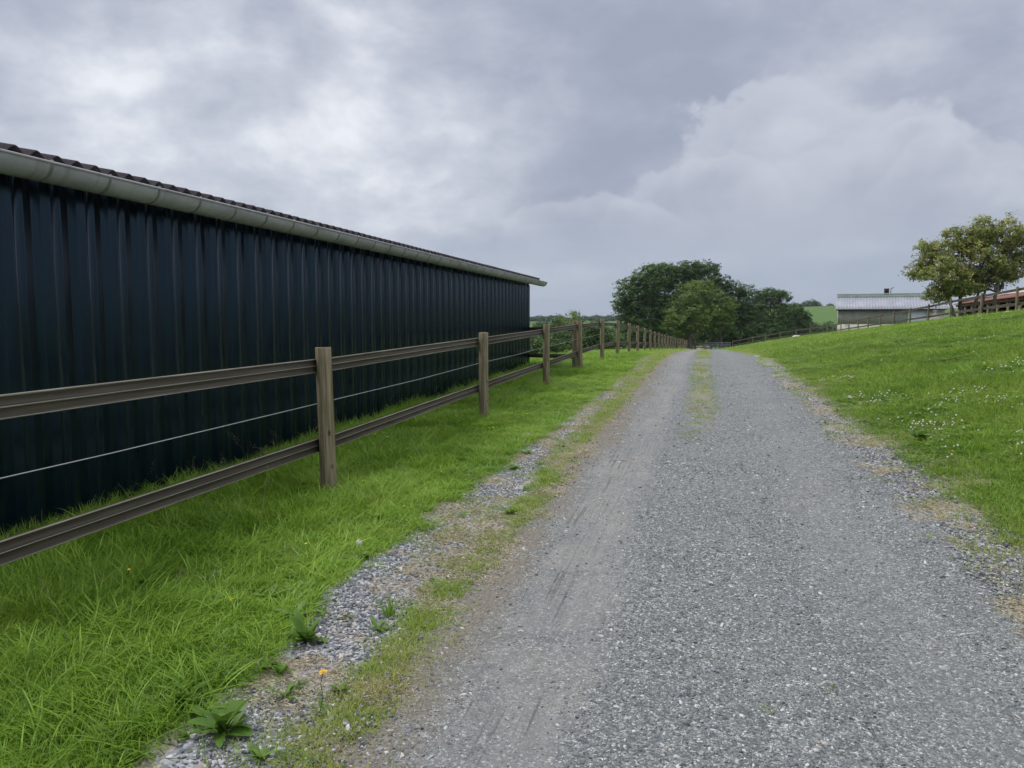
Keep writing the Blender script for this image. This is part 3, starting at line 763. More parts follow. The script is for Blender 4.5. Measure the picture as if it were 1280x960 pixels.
# straw litter beside the track
def straw_proto(name):
    n = 14; roots = rng.normal(0, .035, (n, 2))
    V, F, T = ribbons(roots, rng.random(n) * 6.28, rng.uniform(.02, .07, n), rng.uniform(.0015, .003, n), rng.uniform(1.35, 1.55, n), rng.uniform(-.1, .1, n), 3)
    V[:, 2] += np.abs(rng.normal(0, .003, len(V)))
    return proto(name, raw_mesh(name, V, F, [M['straw']], None, False, {'tone': T}))
swp = [straw_proto('straw_bits') for _ in range(5)]
p, Z = bands((-2.4, 2.4), [(.8, 5, 700), (5, 10, 420), (10, 18, 200)])
m = ((p[:, 0] < -1.15) & (fb(p[:, 0], p[:, 1], 2.6, 41) < np.interp(p[:, 1], [3, 10], [.44, .5]))) | ((p[:, 0] > 1.5) & (fb(p[:, 0], p[:, 1], 2.4, 46) < .41))
p = p[m]
scatter('straw_litter', np.column_stack([p, Hf(p[:, 0], p[:, 1]) + .006]), np.column_stack([np.zeros(len(p)), np.zeros(len(p)), rng.random(len(p)) * 6.28]), np.full((len(p), 3), 1.), rng.integers(0, 5, len(p)), swp, 'pale dry straw and dead grass lying on the track edges', 'straw')

# ------------------------------------------------------------------ broad-leaved weeds, dandelions
def leaf_mesh(name, L, Wd, lobed=False, curl=.6, m=None):
    n = 8; V = []; T = []
    for i in range(n + 1):
        t = i / n; w = Wd * math.sin(math.pi * min(1, t * .93 + .05)) ** .8
        if lobed: w *= (.65 + .55 * (i % 2))
        a = .35 + curl * t; x = L * (t * math.cos(a * .6)); z = L * (math.sin(1.1 * t) * .42 - .30 * curl * t * t)
        fold = .25 * w
        V += [(x, -w, z + fold), (x, 0, z), (x, w, z + fold)]; T += [.5 + .4 * math.sin(i), .2, .6]
    F = []
    for i in range(n):
        b = i * 3; F += [(b, b + 1, b + 4, b + 3), (b + 1, b + 2, b + 5, b + 4)]
    return raw_mesh(name, np.array(V), F, [m or M['weed']], None, True, {'tone': T})
def rosette(name, n, s, kind):
    V = []; F = []; T = []
    for k in range(n):
        L = s * rng.uniform(.5, 1.1); w = L * (.16 if kind else .10); a = rng.random() * 6.28; up_ = rng.uniform(.15, 1.0); b = len(V); t0 = rng.random()
        for i in range(6):
            t = i / 5; ww = w * math.sin(math.pi * min(1, .06 + t * .93)) * (1 if kind else (.6 + .8 * (i % 2)))
            rad = L * t * math.cos(up_ * (1 - .5 * t)); z = L * math.sin(up_) * (t - .45 * t * t) + .003
            for q in (-ww, ww): V.append((rad * math.cos(a) - q * math.sin(a), rad * math.sin(a) + q * math.cos(a), z + rng.normal(0, .002))); T.append(t0)
        F += [(b + 2 * i, b + 2 * i + 1, b + 2 * i + 3, b + 2 * i + 2) for i in range(5)]
    return proto(name, raw_mesh(name, np.array(V), F, [M['weed']], None, True, {'tone': T}))
rp = [rosette('small_weed', int(rng.integers(8, 16)), rng.uniform(.06, .11), k % 2) for k in range(6)]
p = np.concatenate([bands((-2.5, -1.4), [(1.6, 4, 26), (4, 9, 9)])[0], bands((-3.2, -2.0), [(2, 9, 5)])[0], bands((1.9, 4.5), [(5, 14, 5)])[0]])
k = rng.random(len(p)) < np.where((p[:, 0] > -2.0) & (p[:, 0] < 0), .30 + .7 * (p[:, 1] < 2.9), 1); p = p[k]
scatter('small_weeds', np.column_stack([p, Hf(p[:, 0], p[:, 1]) + .005]), np.column_stack([rng.normal(0, .1, len(p)), rng.normal(0, .1, len(p)), rng.random(len(p)) * 6]), np.column_stack([rng.uniform(.6, 1.2, len(p))] * 3), rng.integers(0, 6, len(p)), rp, 'small broad-leaved weeds and seedlings along the grass edges', 'weeds')
LV = [leaf_mesh('dock_leaf', .17, .022, curl=.5), leaf_mesh('dock_leaf_wide', .13, .03, curl=.8), leaf_mesh('lobed_leaf', .12, .018, True, .6)]
def plant(name, x, y, n, s, label, cat, kinds=(0, 1), group=None, flower=None):
    o = empty(name, (x, y, H1(x, y) + .004), label, cat, group)
    for k in range(n):
        l = link('leaf', LV[random.choice(kinds)], o, (random.uniform(-.02, .02), random.uniform(-.02, .02), 0),
                 (random.uniform(-.25, .25), random.uniform(-.75, .15), k * 2.4 + random.uniform(-.3, .3)))
        q = s * random.uniform(.65, 1.15); l.scale = (q, q * random.uniform(.85, 1.2), q)
    if flower:
        h, r, m, ball = flower
        mb = MB(); mb.tube([(0, 0, 0), (.012, .01, h * .35), (.006, .006, h * .7), (.02, .0, h)], .0017, 5)
        st = link('stem', mb.mesh('stem', [M['weed']]), o)
        if ball:
            V = []; F = []
            for k in range(150):
                d = rng.normal(0, 1, 3); d /= np.linalg.norm(d); q = np.cross(d, [.3, .2, 1.]); q /= np.linalg.norm(q); w_ = np.cross(q, d)
                c = np.array([.02, 0, h + r * .6]) + d * r; b = len(V)
                V += [tuple(c - q * r * .13), tuple(c + w_ * r * .13), tuple(c + q * r * .13), tuple(c - w_ * r * .13)]; F.append((b, b + 1, b + 2, b + 3))
                b = len(V); c0_ = np.array([.02, 0, h + r * .6]); V += [tuple(c0_), tuple(c0_ + q * .0006), tuple(c)]; F.append((b, b + 1, b + 2))
            link('seed_clock', raw_mesh('seed_clock', np.array(V), F, [m]), o)
        else:
            V = []; F = []
            for ring, (rr, zz, nn) in enumerate(((1, .15, 26), (.72, .35, 20), (.4, .5, 14))):
                for k in range(nn):
                    a = 6.283 * k / nn + ring; da = 2.6 / nn; b = len(V)
                    for (q, aa, z2) in ((.05, 0, 0), (rr * .7, -da, zz), (rr, -da * .6, zz * 1.1), (rr, da * .6, zz * 1.1), (rr * .7, da, zz)):
                        V.append((.02 + q * r * math.cos(a + aa), q * r * math.sin(a + aa), h + z2 * r))
                    F.append(tuple(range(b, b + 5)))
            link('flower_head', raw_mesh('flower_head', np.array(V), F, [m]), o)
    return o
def on_ground(px, py, z=None):
    z = 0.02
    for _ in range(4):
        d = ray(px, py); t = (z - EYE) / d[2]; q = d * t; z = H1(q[0], q[1])
    return float(q[0]), float(q[1])
x, y = on_ground(385, 803); plant('dock_weed', x, y, 13, 1.0, 'leafy dark green dock weed at the grass edge just behind the orange dandelion', 'weed', (0, 1))
x, y = on_ground(280, 915); plant('dock_weed', x, y, 20, 1.15, 'largest broad-leaved weed, sprawling over the stones at the bottom left corner', 'weed', (0, 1, 2))
x, y = on_ground(235, 880); plant('thistle_weed', x, y, 14, .95, 'weed with narrow toothed leaves in the grass left of the sprawling broad-leaved weed', 'weed', (2,))
x, y = on_ground(352, 845); plant('low_weed', x, y, 9, .7, 'small low weed among the stones left of the orange dandelion stem', 'weed', (2, 1))
x, y = on_ground(399, 893); plant('dandelion', x, y, 4, .45, 'single orange dandelion flower on a tall thin stem over the stone strip', 'flower', (2,), flower=(.165, .016, M['orange_petal'], False))
x, y = on_ground(442, 705); plant('dandelion', x + .02, y, 5, .5, 'dandelion gone to a white seed clock at the edge of the grass', 'flower', (2,), flower=(.12, .02, M['white_petal'], True))
x, y = on_ground(455, 700); plant('plantain_weed', x, y, 10, .6, 'small leafy weed beside the white dandelion clock', 'weed', (1, 2))
def tuft_thing(px, py, label, n, h):
    x, y = on_ground(px, py)
    r = .03 * np.sqrt(rng.random(n)); a = rng.random(n) * 6.28
    V, F, T = ribbons(np.stack([r * np.cos(a), r * np.sin(a)], 1), a + rng.normal(0, .4, n), rng.uniform(.4 * h, h, n), rng.uniform(.003, .005, n), rng.uniform(.05, .5, n), rng.uniform(.2, 1.1, n), 5)
    tag(link('grass_tuft', raw_mesh('grass_tuft', V, F, [M['lush']], None, True, {'tone': T}), None, (x, y, H1(x, y))), label, 'grass tuft')
x, y = on_ground(1150, 552); plant('broad_leaved_weed', x, y, 24, 1.3, 'dark broad-leaved weed clump among the clover on the right bank', 'weed', (0, 1))
x, y = on_ground(1240, 428); plant('tall_weed', x, y, 30, 3.2, 'tall dark weed clump near the top of the right bank', 'weed', (0, 2))
tuft_thing(486, 770, 'single green grass tuft growing out of the stone strip', 60, .14)
tuft_thing(958, 893, 'tiny grass tuft in the gravel near the bottom edge of the track', 26, .035)
tuft_thing(1035, 866, 'small grass tuft in the gravel farthest right of the three near ones on the track', 26, .035)

# ------------------------------------------------------------------ the long dark shed
WX, EAVE, Y0, Y1 = -4.74, 2.50, -2.03, 21.0
PIT = .3333
shed = empty('shed', (WX, Y0, 0), 'long dark blue ribbed steel shed with a grey gutter and corrugated roof edge', 'shed')
# cladding sheet: three ribs a metre, bold crowns with two fine swages
def clad_profile(L):
    """(y along wall, x out of wall)"""
    pr = []
    k = 0
    n = int(round(L / PIT))
    for k in range(n):
        b = k * PIT
        pr += [(b + .000, -.06), (b + .072, -.06), (b + .076, -.006), (b + .086, 0), (b + .150, 0), (b + .155, .006), (b + .165, .006), (b + .170, 0),
               (b + .245, 0), (b + .250, .005), (b + .257, .005), (b + .262, 0), (b + .322, 0), (b + .3332, -.06)]
    return pr
def clad_mesh(name, L, z0, z1, mat_):
    pr = clad_profile(L); V = []; F = []; zs = np.linspace(z0, z1, 4)
    for z in zs:
        for (a, o_) in pr: V.append((o_, a, z))
    n = len(pr)
    for j in range(3):
        for i in range(n - 1): F.append((j * n + i, j * n + i + 1, (j + 1) * n + i + 1, (j + 1) * n + i))
    return raw_mesh(name, np.array(V), F, [mat_])
cm = clad_mesh('cladding_sheet', 1.0, -.45, 2.60, M['steel'])
NS = 23
for i in range(NS):
    link('cladding_sheet', cm, shed, (random.uniform(-.0015, .0015), i * 1.0013, 0))
# screw heads on the sheets
mb = MB()
for i in range(69):
    for z in (.55, 1.45, 2.3):
        y = i * PIT + .04; mb.box((-.0595, y - .006, z - .006), (-.054, y + .006, z + .006))
sc_ = link('screw_heads', mb.mesh('screw_heads', [M['steel']]), shed); sc_['kind'] = 'stuff'
# inner frame wall so the shed is solid, end walls and back
Wd = 9.0; SL = math.tan(R(10.5)); RID = Wd / 2
mb = MB(); mb.box((-.12, .02, -.4), (-.07, NS * 1.0013 - .02, 2.46)); link('inner_wall', mb.mesh('inner_wall', [M['dark_wood']]), shed)
for yy in (0.01, NS * 1.0013 - .05):
    pts = [(-.05, -.4), (-.05, 2.56), (-RID, 2.56 + (RID) * SL - .03), (-Wd + .05, 2.56), (-Wd + .05, -.4)]
    V = [(a, yy, z) for a, z in pts] + [(a, yy + .04, z) for a, z in pts]
    F = [(0, 1, 2, 3, 4), (9, 8, 7, 6, 5)] + [(k, k + 5, (k + 1) % 5 + 5, (k + 1) % 5) for k in range(5)]
    link('gable_wall', fix_normals(raw_mesh('gable_wall', np.array(V), F, [M['steel']])), shed)
bw = link('back_wall', cm.copy(), shed); bw.data = clad_mesh('back_wall', 23.0, -.4, 2.45, M['steel']); bw.location = (-Wd, NS * 1.0013, 0); bw.rotation_euler = (0, 0, math.pi)
# corner flashing at the far end
mb = MB(); mb.box((-.05, NS * 1.0013 + .001, -.4), (.012, NS * 1.0013 + .012, 2.46)); mb.box((.004, NS * 1.0013 - .06, -.4), (.010, NS * 1.0013 + .0, 2.46)); link('corner_flashing', mb.mesh('corner_flashing', [M['steel']]), shed)
# roof sheets, 177 mm waves
def wave_sheet(name, nw, Ls, sgn):
    V = []; F = []; seg = 10; n = nw * seg + 1; th = .007
    prof = [(k / seg * .177, .0255 * math.cos(2 * math.pi * k / seg)) for k in range(n)]
    for lay in (0, -th):
        for s_ in (0, Ls):
            for a, h in prof: V.append((sgn * -s_, a, h + lay + s_ * SL))
    T0, T1, B0, B1 = 0, n, 2 * n, 3 * n
    for i in range(n - 1):
        F += [(T0 + i, T0 + i + 1, T1 + i + 1, T1 + i), (B0 + i + 1, B0 + i, B1 + i, B1 + i + 1), (T0 + i + 1, T0 + i, B0 + i, B0 + i + 1), (T1 + i, T1 + i + 1, B1 + i + 1, B1 + i)]
    F += [(T0, T1, B1, B0), (T1 + n - 1, T0 + n - 1, B0 + n - 1, B1 + n - 1)]
    return raw_mesh(name, np.array(V), F, [M['fibro']], None, False)
OV = .235
rs = [wave_sheet('roof_sheet', 5, 2.45, 1), wave_sheet('roof_sheet_back', 5, 2.45, -1)]
nsh = 27; y_start = NS * 1.0013 + .30 - nsh * .885
for i in range(nsh):
    for row in range(2):
        s0 = row * 2.33
        link('roof_sheet', rs[0], shed, (OV - s0, y_start + i * .885, 2.644 + s0 * SL + .008 * row + .0015 * (i % 2)))
        link('roof_sheet', rs[1], shed, (-Wd - OV + s0, y_start + i * .885, 2.644 + s0 * SL + .008 * row + .0015 * (i % 2)))
mb = MB(); zr = 2.657 + (RID + OV) * SL
mb.extrude([(-.18, -.03), (0, .045), (.18, -.03), (.18, -.02), (0, .06), (-.18, -.02)], (-RID, y_start, zr), (-RID, y_start + nsh * .885, zr), (1, 0))
link('ridge_cap', fix_normals(mb.mesh('ridge_cap', [M['fibro']])), shed)
# gutter: half round with a rolled front bead
GR = .118; gxc = OV + .068; gz = 2.568
gp = []
for k in range(15):
    a = math.pi + math.pi * k / 14; gp.append((gxc + GR * math.cos(a), GR * math.sin(a)))
inner = [(gxc + (p_[0] - gxc) * .94, p_[1] * .94) for p_ in gp]
bead = [(gxc + GR + .010 * math.cos(a) + .004, .010 * math.sin(a)) for a in np.linspace(-2.2, 2.6, 8)]
prof = gp + bead + inner[::-1]
ya, yb = y_start - .05, NS * 1.0013 + .42
mb = MB(); mb.extrude(prof, (0, ya, gz), (0, yb, gz - .012), (1, 0)); gut = link('gutter', fix_normals(mb.mesh('gutter', [M['gutter']], False)), shed)
mb = MB(); mb.extrude(gp, (0, yb - .004, gz), (0, yb + .004, gz), (1, 0)); link('gutter_end_cap', fix_normals(mb.mesh('end_cap', [M['gutter']])), shed)
bp = [(gxc + (GR + .004) * math.cos(a), (GR + .004) * math.sin(a)) for a in np.linspace(math.pi, 2 * math.pi + .12, 14)]
bo = [(gxc + (GR + .0085) * math.cos(a), (GR + .0085) * math.sin(a)) for a in np.linspace(math.pi, 2 * math.pi + .12, 14)]
mb = MB(); mb.extrude(bp + bo[::-1], (0, -.011, 0), (0, .011, 0), (1, 0))
mb.box((gxc - GR - .03, -.010, -.004), (gxc - GR - .001, .010, .002)); bm_ = fix_normals(mb.mesh('gutter_bracket', [M['bracket']]))
yy = 4.39 - Y0 - .53 * 12
while yy < yb - .1:
    if yy > ya: link('gutter_bracket', bm_, shed, (0, yy, gz))
    yy += .532

# ------------------------------------------------------------------ fences
RAILP = [(0, 0), (.026, -.002), (.027, .004), (.019, .008), (.018, .050), (.026, .053), (.026, .058), (.017, .063), (.016, .103), (.025, .108), (.022, .113), (0, .112)]
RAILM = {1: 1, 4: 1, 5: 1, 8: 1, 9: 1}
def post_mesh(name, h, r, seed, n=12, below=.25, flat=False):
    g = np.random.default_rng(seed); V = []; zs = [-below, 0, .3 * h, .6 * h, .9 * h, h - .006, h]
    ph = g.random(n) * .10
    for z in zs:
        for k in range(n):
            a = 2 * math.pi * k / n
            # slightly squared round section
            q = r * (1 + ph[k] * .5 - .03) * (1.0 + .06 * math.cos(4 * a))
            q *= (1 - .05 * z / h) + g.normal(0, .006)
            if z == h: q *= .93
            V.append((q * math.cos(a), q * math.sin(a), z + (g.normal(0, .002) if z == h else 0)))
    F = []; Mi = []
    for j in range(len(zs) - 1):
        for k in range(n):
            F.append((j * n + k, j * n + (k + 1) % n, (j + 1) * n + (k + 1) % n, (j + 1) * n + k)); Mi.append(0)
    F.append(tuple(range((len(zs) - 1) * n, len(zs) * n))); Mi.append(1)
    return raw_mesh(name, np.array(V), F, [M['post'], M['post_top']], Mi, False)
POSTS = [post_mesh('fence_post', 1.26, .068, s) for s in range(7)]
def build_fence(name, pts, label, side, h=1.26, rails=(1.06, .385), wires=(.80,), postscale=1.0, leans=None, rail_end=True):
    """pts: list of (x,y). side: +1/-1 rails on that side of the line (behind the posts)"""
    root = empty(name, (pts[0][0], pts[0][1], H1(*pts[0])), label, 'fence')
    ox, oy, oz = root.location
    G = [(x, y, H1(x, y)) for x, y in pts]
    for i, (x, y, z) in enumerate(G):
        o = link('fence_post', POSTS[(i * 3 + 1) % 7], root, (x - ox, y - oy, z - oz))
        ln = leans.get(i, (0, 0)) if leans else (0, 0)
        o.rotation_euler = (R(random.uniform(-.7, .7) + ln[0]), R(random.uniform(-.7, .7) + ln[1]), random.random() * .5)
        o.scale = (postscale, postscale, h / 1.26 * random.uniform(.985, 1.015))
    for i in range(len(G) - 1):
        A, B = np.array(G[i]), np.array(G[i + 1]); d = (B - A)[:2]; d = d / np.linalg.norm(d); nrm = np.array([d[1], -d[0]])
        off = -side * (.068 * postscale + .030)
        for rz in rails:
            j1, j2 = random.uniform(-.008, .008), random.uniform(-.008, .008)
            a = (A[0] - ox - nrm[0] * off * -1, A[1] - oy - nrm[1] * off * -1, A[2] - oz + rz + j1)
            b = (B[0] - ox - nrm[0] * off * -1, B[1] - oy - nrm[1] * off * -1, B[2] - oz + rz + j2)
            mb = MB(); L = math.dist(a, b)
            # rail is built along local Y so its grain follows it
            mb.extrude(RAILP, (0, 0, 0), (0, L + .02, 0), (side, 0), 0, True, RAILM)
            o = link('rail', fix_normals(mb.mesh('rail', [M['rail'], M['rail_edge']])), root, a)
            dv = Vector(b) - Vector(a)
            o.rotation_euler = (math.asin(dv.z / dv.length), 0, math.atan2(-dv.x, dv.y))
        for wz in wires:
            a = Vector((A[0] - ox + nrm[0] * off * .75, A[1] - oy + nrm[1] * off * .75, A[2] - oz + wz)); b = Vector((B[0] - ox + nrm[0] * off * .75, B[1] - oy + nrm[1] * off * .75, B[2] - oz + wz))
            mid = (a + b) / 2; mid.z -= .012
            mb = MB(); mb.tube([a, mid, b], .0028, 4, 0, False); link('wire', mb.mesh('wire', [M['wire']]), root)
    return root
ys = [1.15, 5.9, 10.65, 15.2, 19.6, 23.95, 28.3]
while ys[-1] < 100: ys.append(ys[-1] + 4.45)
near_pts = [(-3.08 if y < 60 else -3.08 + .0009 * (y - 60) ** 2 * .5, y) for y in ys]
build_fence('post_and_rail_fence', near_pts, 'long wooden rail fence with one wire between the dark shed and the track', 1, leans={1: (0, -1.4), 4: (0, -2.2)})
build_fence('side_fence', [(-3.24, 19.75), (-6.6, 22.9), (-10.4, 26.4), (-14, 30)], 'short rail fence branching off to the left behind the far end of the dark shed', 1, wires=(.8,), rails=(1.02, .30))
# field fence on the right bank: posts from the photo's spacing, parallel to the track
fp = []
for px, py in [(1420, 345), (1337, 367), (1271, 382), (1226, 391), (1188, 395), (1160, 400), (1137, 404), (1117, 406), (1100, 408), (1085, 410), (1072.5, 412), (1061, 414), (1051, 416), (1041.6, 417), (1034, 418)]:
    Zd = 12000.0 / (px - 900); q = at(px, py, Zd); fp.append((float(q[0]), float(q[1])))
for px, Zd in ((1012, 97), (995, 102), (975, 108), (957, 114), (941, 119), (916, 127)):
    q = at(px, 425, Zd); fp.append((float(q[0]), float(q[1])))
build_fence('field_fence', fp, 'wooden rail fence along the top of the grass bank in front of the farm buildings', -1, h=1.14, rails=(.95, .34), wires=(), postscale=.85)

# metal gate at the end of the track
q = at(881, 435, 127); q2 = at(913, 435, 127)
ga = (float(q[0]), float(q[1])); gl = math.hypot(q2[0] - q[0], q2[1] - q[1])
gate = empty('field_gate', (ga[0], ga[1], H1(*ga)), 'grey tubular metal field gate closing the far end of the track', 'gate', rz=math.atan2(q2[1] - q[1], q2[0] - q[0]))
for k, z in enumerate((.2, .45, .70, .95, 1.2)):
    mb = MB(); mb.tube([(0, 0, z), (gl, 0, z)], .035, 6); link('gate_bar', mb.mesh('gate_bar', [M['galv']]), gate)
for x in (0, gl * .5, gl):
    mb = MB(); mb.tube([(x, 0, .15), (x, 0, 1.25)], .035, 6); link('gate_upright', mb.mesh('gate_upright', [M['galv']]), gate)
q = at(855, 435, 123)
ends = [(float(q[0]), float(q[1])), ga]
build_fence('end_fence', ends, 'low rail fence joining the long fence to the metal gate under the trees', -1, h=1.1, wires=(), postscale=1.2)

# ------------------------------------------------------------------ trees
def crown_mesh(name, lobes, leaves, size, m, per=14, puff=.55, seed=0, shell=.55, droop=0.0, sub=0, core=.86):
    """leaf-sized faces gathered in clumps through the lobes' volume, denser near the outside"""
    g = np.random.default_rng(seed); L = np.array([l[:6] for l in lobes], float)
    if sub:
        K = []
        for l in L:
            for _ in range(sub):
                q = g.normal(0, 1, 3); q[2] += .35; q /= np.linalg.norm(q); rs0 = g.uniform(.28, .48)
                K.append([*(l[:3] + q * (1 - rs0 * .8) * l[3:6]), *(l[3:6] * rs0 * np.array([1.1, 1.1, .85]))])
            K.append([*l[:3], *(l[3:6] * core)]); K.append([*l[:3], *(l[3:6] * core * .8)])
        L = np.array(K)
    vol = (L[:, 3] * L[:, 4] * L[:, 5]) ** (2 / 3); nc = int(leaves / per)
    pick = g.choice(len(L), nc, p=vol / vol.sum())
    d = g.normal(0, 1, (nc, 3)); d /= np.linalg.norm(d, axis=1)[:, None]
    rr = 1 - shell * g.random(nc) ** 2.0
    # bumpy outline
    rr *= 1 + .10 * np.sin(d[:, 0] * 7 + pick) * np.sin(d[:, 2] * 6 + d[:, 1] * 5)
    C = L[pick, :3] + d * rr[:, None] * L[pick, 3:6]
    cs = puff * g.uniform(.5, 1.3, nc)
    tone = np.clip(g.normal(.5, .2, nc) , 0, 1)
    idx = np.repeat(np.arange(nc), per); n = len(idx)
    o_ = g.normal(0, .5, (n, 3)) * cs[idx][:, None] * np.array([1, 1, .6])
    P = C[idx] + o_; P[:, 2] -= droop * np.abs(o_[:, 0])
    nr = d[idx] * .8 + np.array([0, 0, .55]) + g.normal(0, .38, (n, 3)); nr /= np.linalg.norm(nr, axis=1)[:, None]
    a = np.cross(nr, g.normal(0, 1, (n, 3))); a /= np.linalg.norm(a, axis=1)[:, None]; b = np.cross(nr, a)
    s = size * g.uniform(.6, 1.25, n)[:, None]
    V = np.stack([P - a * s, P + b * s * .5, P + a * s, P - b * s * .5], 1).reshape(-1, 3)
    F = (np.arange(n) * 4)[:, None] + np.arange(4)
    tn = np.clip(tone[idx] + g.normal(0, .14, n), 0, 1)
    return raw_mesh(name, V, F, [m], None, False, {'tone': np.repeat(tn, 4)})
def limb(mb, p0, p1, r0, r1, g, n=6, wob=.06):
    p0 = np.array(p0, float); p1 = np.array(p1, float); L = np.linalg.norm(p1 - p0); pts = []; rs_ = []
    for k in range(5):
        t = k / 4; pts.append(tuple(p0 + (p1 - p0) * t + (g.normal(0, wob * L, 3) * (0 < k < 4)))); rs_.append(r0 + (r1 - r0) * t)
    mb.tube(pts, rs_, n, 0)
def tree(name, x, y, z0, trunks, lobes, leaves, size, m, label, cat='tree', per=14, puff=.6, seed=1, shell=.55, group=None):
    o = empty(name, (x, y, z0), label, cat, group); g = np.random.default_rng(seed + 50)
    mb = MB()
    for (bx, by, tx, ty_, hgt, r) in trunks:
        top = (tx, ty_, hgt); limb(mb, (bx, by, -.3), top, r * 1.25, r * .6, g, 8, .02)
        near = sorted(lobes, key=lambda l: (l[0] - tx) ** 2 + (l[1] - ty_) ** 2)[:6]
        for l in near:
            limb(mb, (bx + (tx - bx) * .8, by + (ty_ - by) * .8, hgt * .8), (l[0], l[1], l[2] + l[5] * .2), r * .55, r * .12, g, 6)
            for _ in range(4):
                d = g.normal(0, 1, 3); d /= np.linalg.norm(d)
                limb(mb, ((tx + l[0]) / 2, (ty_ + l[1]) / 2, (hgt + l[2]) / 2), (l[0] + d[0] * l[3] * .7, l[1] + d[1] * l[4] * .7, l[2] + abs(d[2]) * l[5] * .7), r * .25, r * .06, g, 4)
    link('trunk', mb.mesh('trunk', [M['bark']], True), o)
    link('crown', crown_mesh('crown', lobes, leaves, size, m, per, puff, seed, shell, sub=11), o)
    return o
def lobes_px(x0, y0, z0, Z, spec, gdepth=1.0):
    """spec: (px, py, rx_px, ry_px, depth offset m) -> lobes local to the tree"""
    out = []; k = Z / FPX
    for px, py, rx, ry, dz in spec:
        c = at(px, py, Z + dz); kk = (Z + dz) / FPX
        out.append((c[0] - x0, c[1] - y0, c[2] - z0, rx * kk, rx * kk * .9, ry * kk))
    return out
def tree_px(name, px, Z, spec, leaves, size, m, label, seed, trunk_r=.3, puff=.45, trunks=None, shell=.5, per=14, base=None, group=None):
    c = at(px, 435, Z); x, y = float(c[0]), float(c[1]); z0 = H1(x, y) if base is None else base
    lb = lobes_px(x, y, z0, Z, spec); top = max(l[2] for l in lb)
    tk = trunks or [(0, 0, .2, 0, top * .62, trunk_r)]
    return tree(name, x, y, z0, tk, lb, leaves, size, m, label, 'tree', per, puff, seed, shell, group)
tree_px('oak_tree', 800, 150, [(795, 372, 30, 30, 0), (812, 352, 28, 24, -2), (786, 392, 24, 28, 2), (815, 395, 34, 34, 0), (830, 345, 24, 18, 3), (800, 418, 34, 22, 0)], 56000, .19, M['oak_leaf'], 'dark oak at the left end of the wood beyond the track', 11, .5, .42)
tree_px('oak_tree', 862, 156, [(850, 352, 32, 27, 0), (878, 350, 30, 26, 2), (898, 372, 28, 30, 0), (862, 382, 45, 40, 0), (840, 400, 34, 34, 0), (892, 405, 34, 34, 0), (862, 338, 24, 14, 0)], 76000, .19, M['oak_leaf'], 'tallest dark green tree in the middle of the wood', 12, .6, .42)
tree_px('ash_tree', 869, 136, [(872, 372, 30, 25, 0), (850, 392, 24, 24, 1), (896, 388, 26, 26, -1), (872, 402, 42, 24, 0), (846, 410, 18, 14, 0), (905, 404, 18, 16, 0)], 36000, .16, M['ash_leaf'], 'lighter green round tree in front of the dark wood beyond the track', 13, .25, .42, shell=.6,
        trunks=[(0, 0, -.3, 0, 5.5, .15), (4.2, 1.0, 4.4, 1, 5.5, .15), (-2.4, 1, -3.0, 1, 5, .1)])
tree_px('oak_tree', 930, 158, [(926, 382, 26, 28, 0), (938, 400, 28, 28, 0), (915, 400, 28, 32, 0), (925, 420, 40, 18, 0), (914, 366, 20, 18, 0)], 34000, .19, M['oak_leaf'], 'dark tree between the light green tree and the flat-topped tree', 14, .4, .42)
tree_px('oak_tree', 965, 165, [(962, 370, 22, 12, 0), (976, 373, 16, 11, 1), (950, 382, 14, 14, 0), (968, 396, 26, 22, 0), (958, 414, 30, 22, 0)], 26000, .18, M['oak_leaf'], 'flat-topped tree with a gap under its highest branches, right part of the wood', 15, .35, .42)
tree_px('oak_tree', 994, 170, [(990, 396, 18, 18, 0), (1000, 404, 14, 18, 0), (985, 414, 24, 18, 0), (1003, 417, 12, 14, 0)], 20000, .18, M['oak_leaf'], 'lowest dark tree at the right end of the wood', 16, .35, .42)
# walnut-like tree on the bank, several stems
Zw = 46.0
c = at(1206, 395, Zw); wx, wy = float(c[0]), float(c[1]); wz = H1(wx, wy)
wl = lobes_px(wx, wy, wz, Zw, [(1168, 318, 24, 16, 0), (1150, 340, 18, 13, .5), (1180, 345, 28, 22, -.8), (1200, 305, 24, 18, .6), (1228, 296, 24, 22, 0), (1262, 298, 28, 24, 0), (1222, 330, 36, 28, 0), (1262, 335, 26, 26, .5), (1238, 352, 28, 13, .4), (1172, 369, 17, 11, -.6), (1205, 362, 20, 9, -.8), (1295, 315, 26, 26, 0), (1205, 352, 24, 18, 1)])
tree('walnut_tree', wx, wy, wz, [(-.35, 0, -1.0, .2, 2.0, .10), (.0, .1, -.3, .2, 2.4, .13), (.25, -.1, .8, .1, 2.3, .11), (1.05, .2, 1.9, 0, 2.3, .12), (.75, .4, 1.2, .4, 2.4, .09)], [(*l[:2], l[2] * 1.04, l[3] * 1.12, l[4] * 1.1, l[5] * 1.12) for l in wl], 44000, .078, M['walnut_leaf'],
     'open-crowned bronze green tree with several stems in front of the red roofed shed', 'tree', 18, .25, 21, .6)
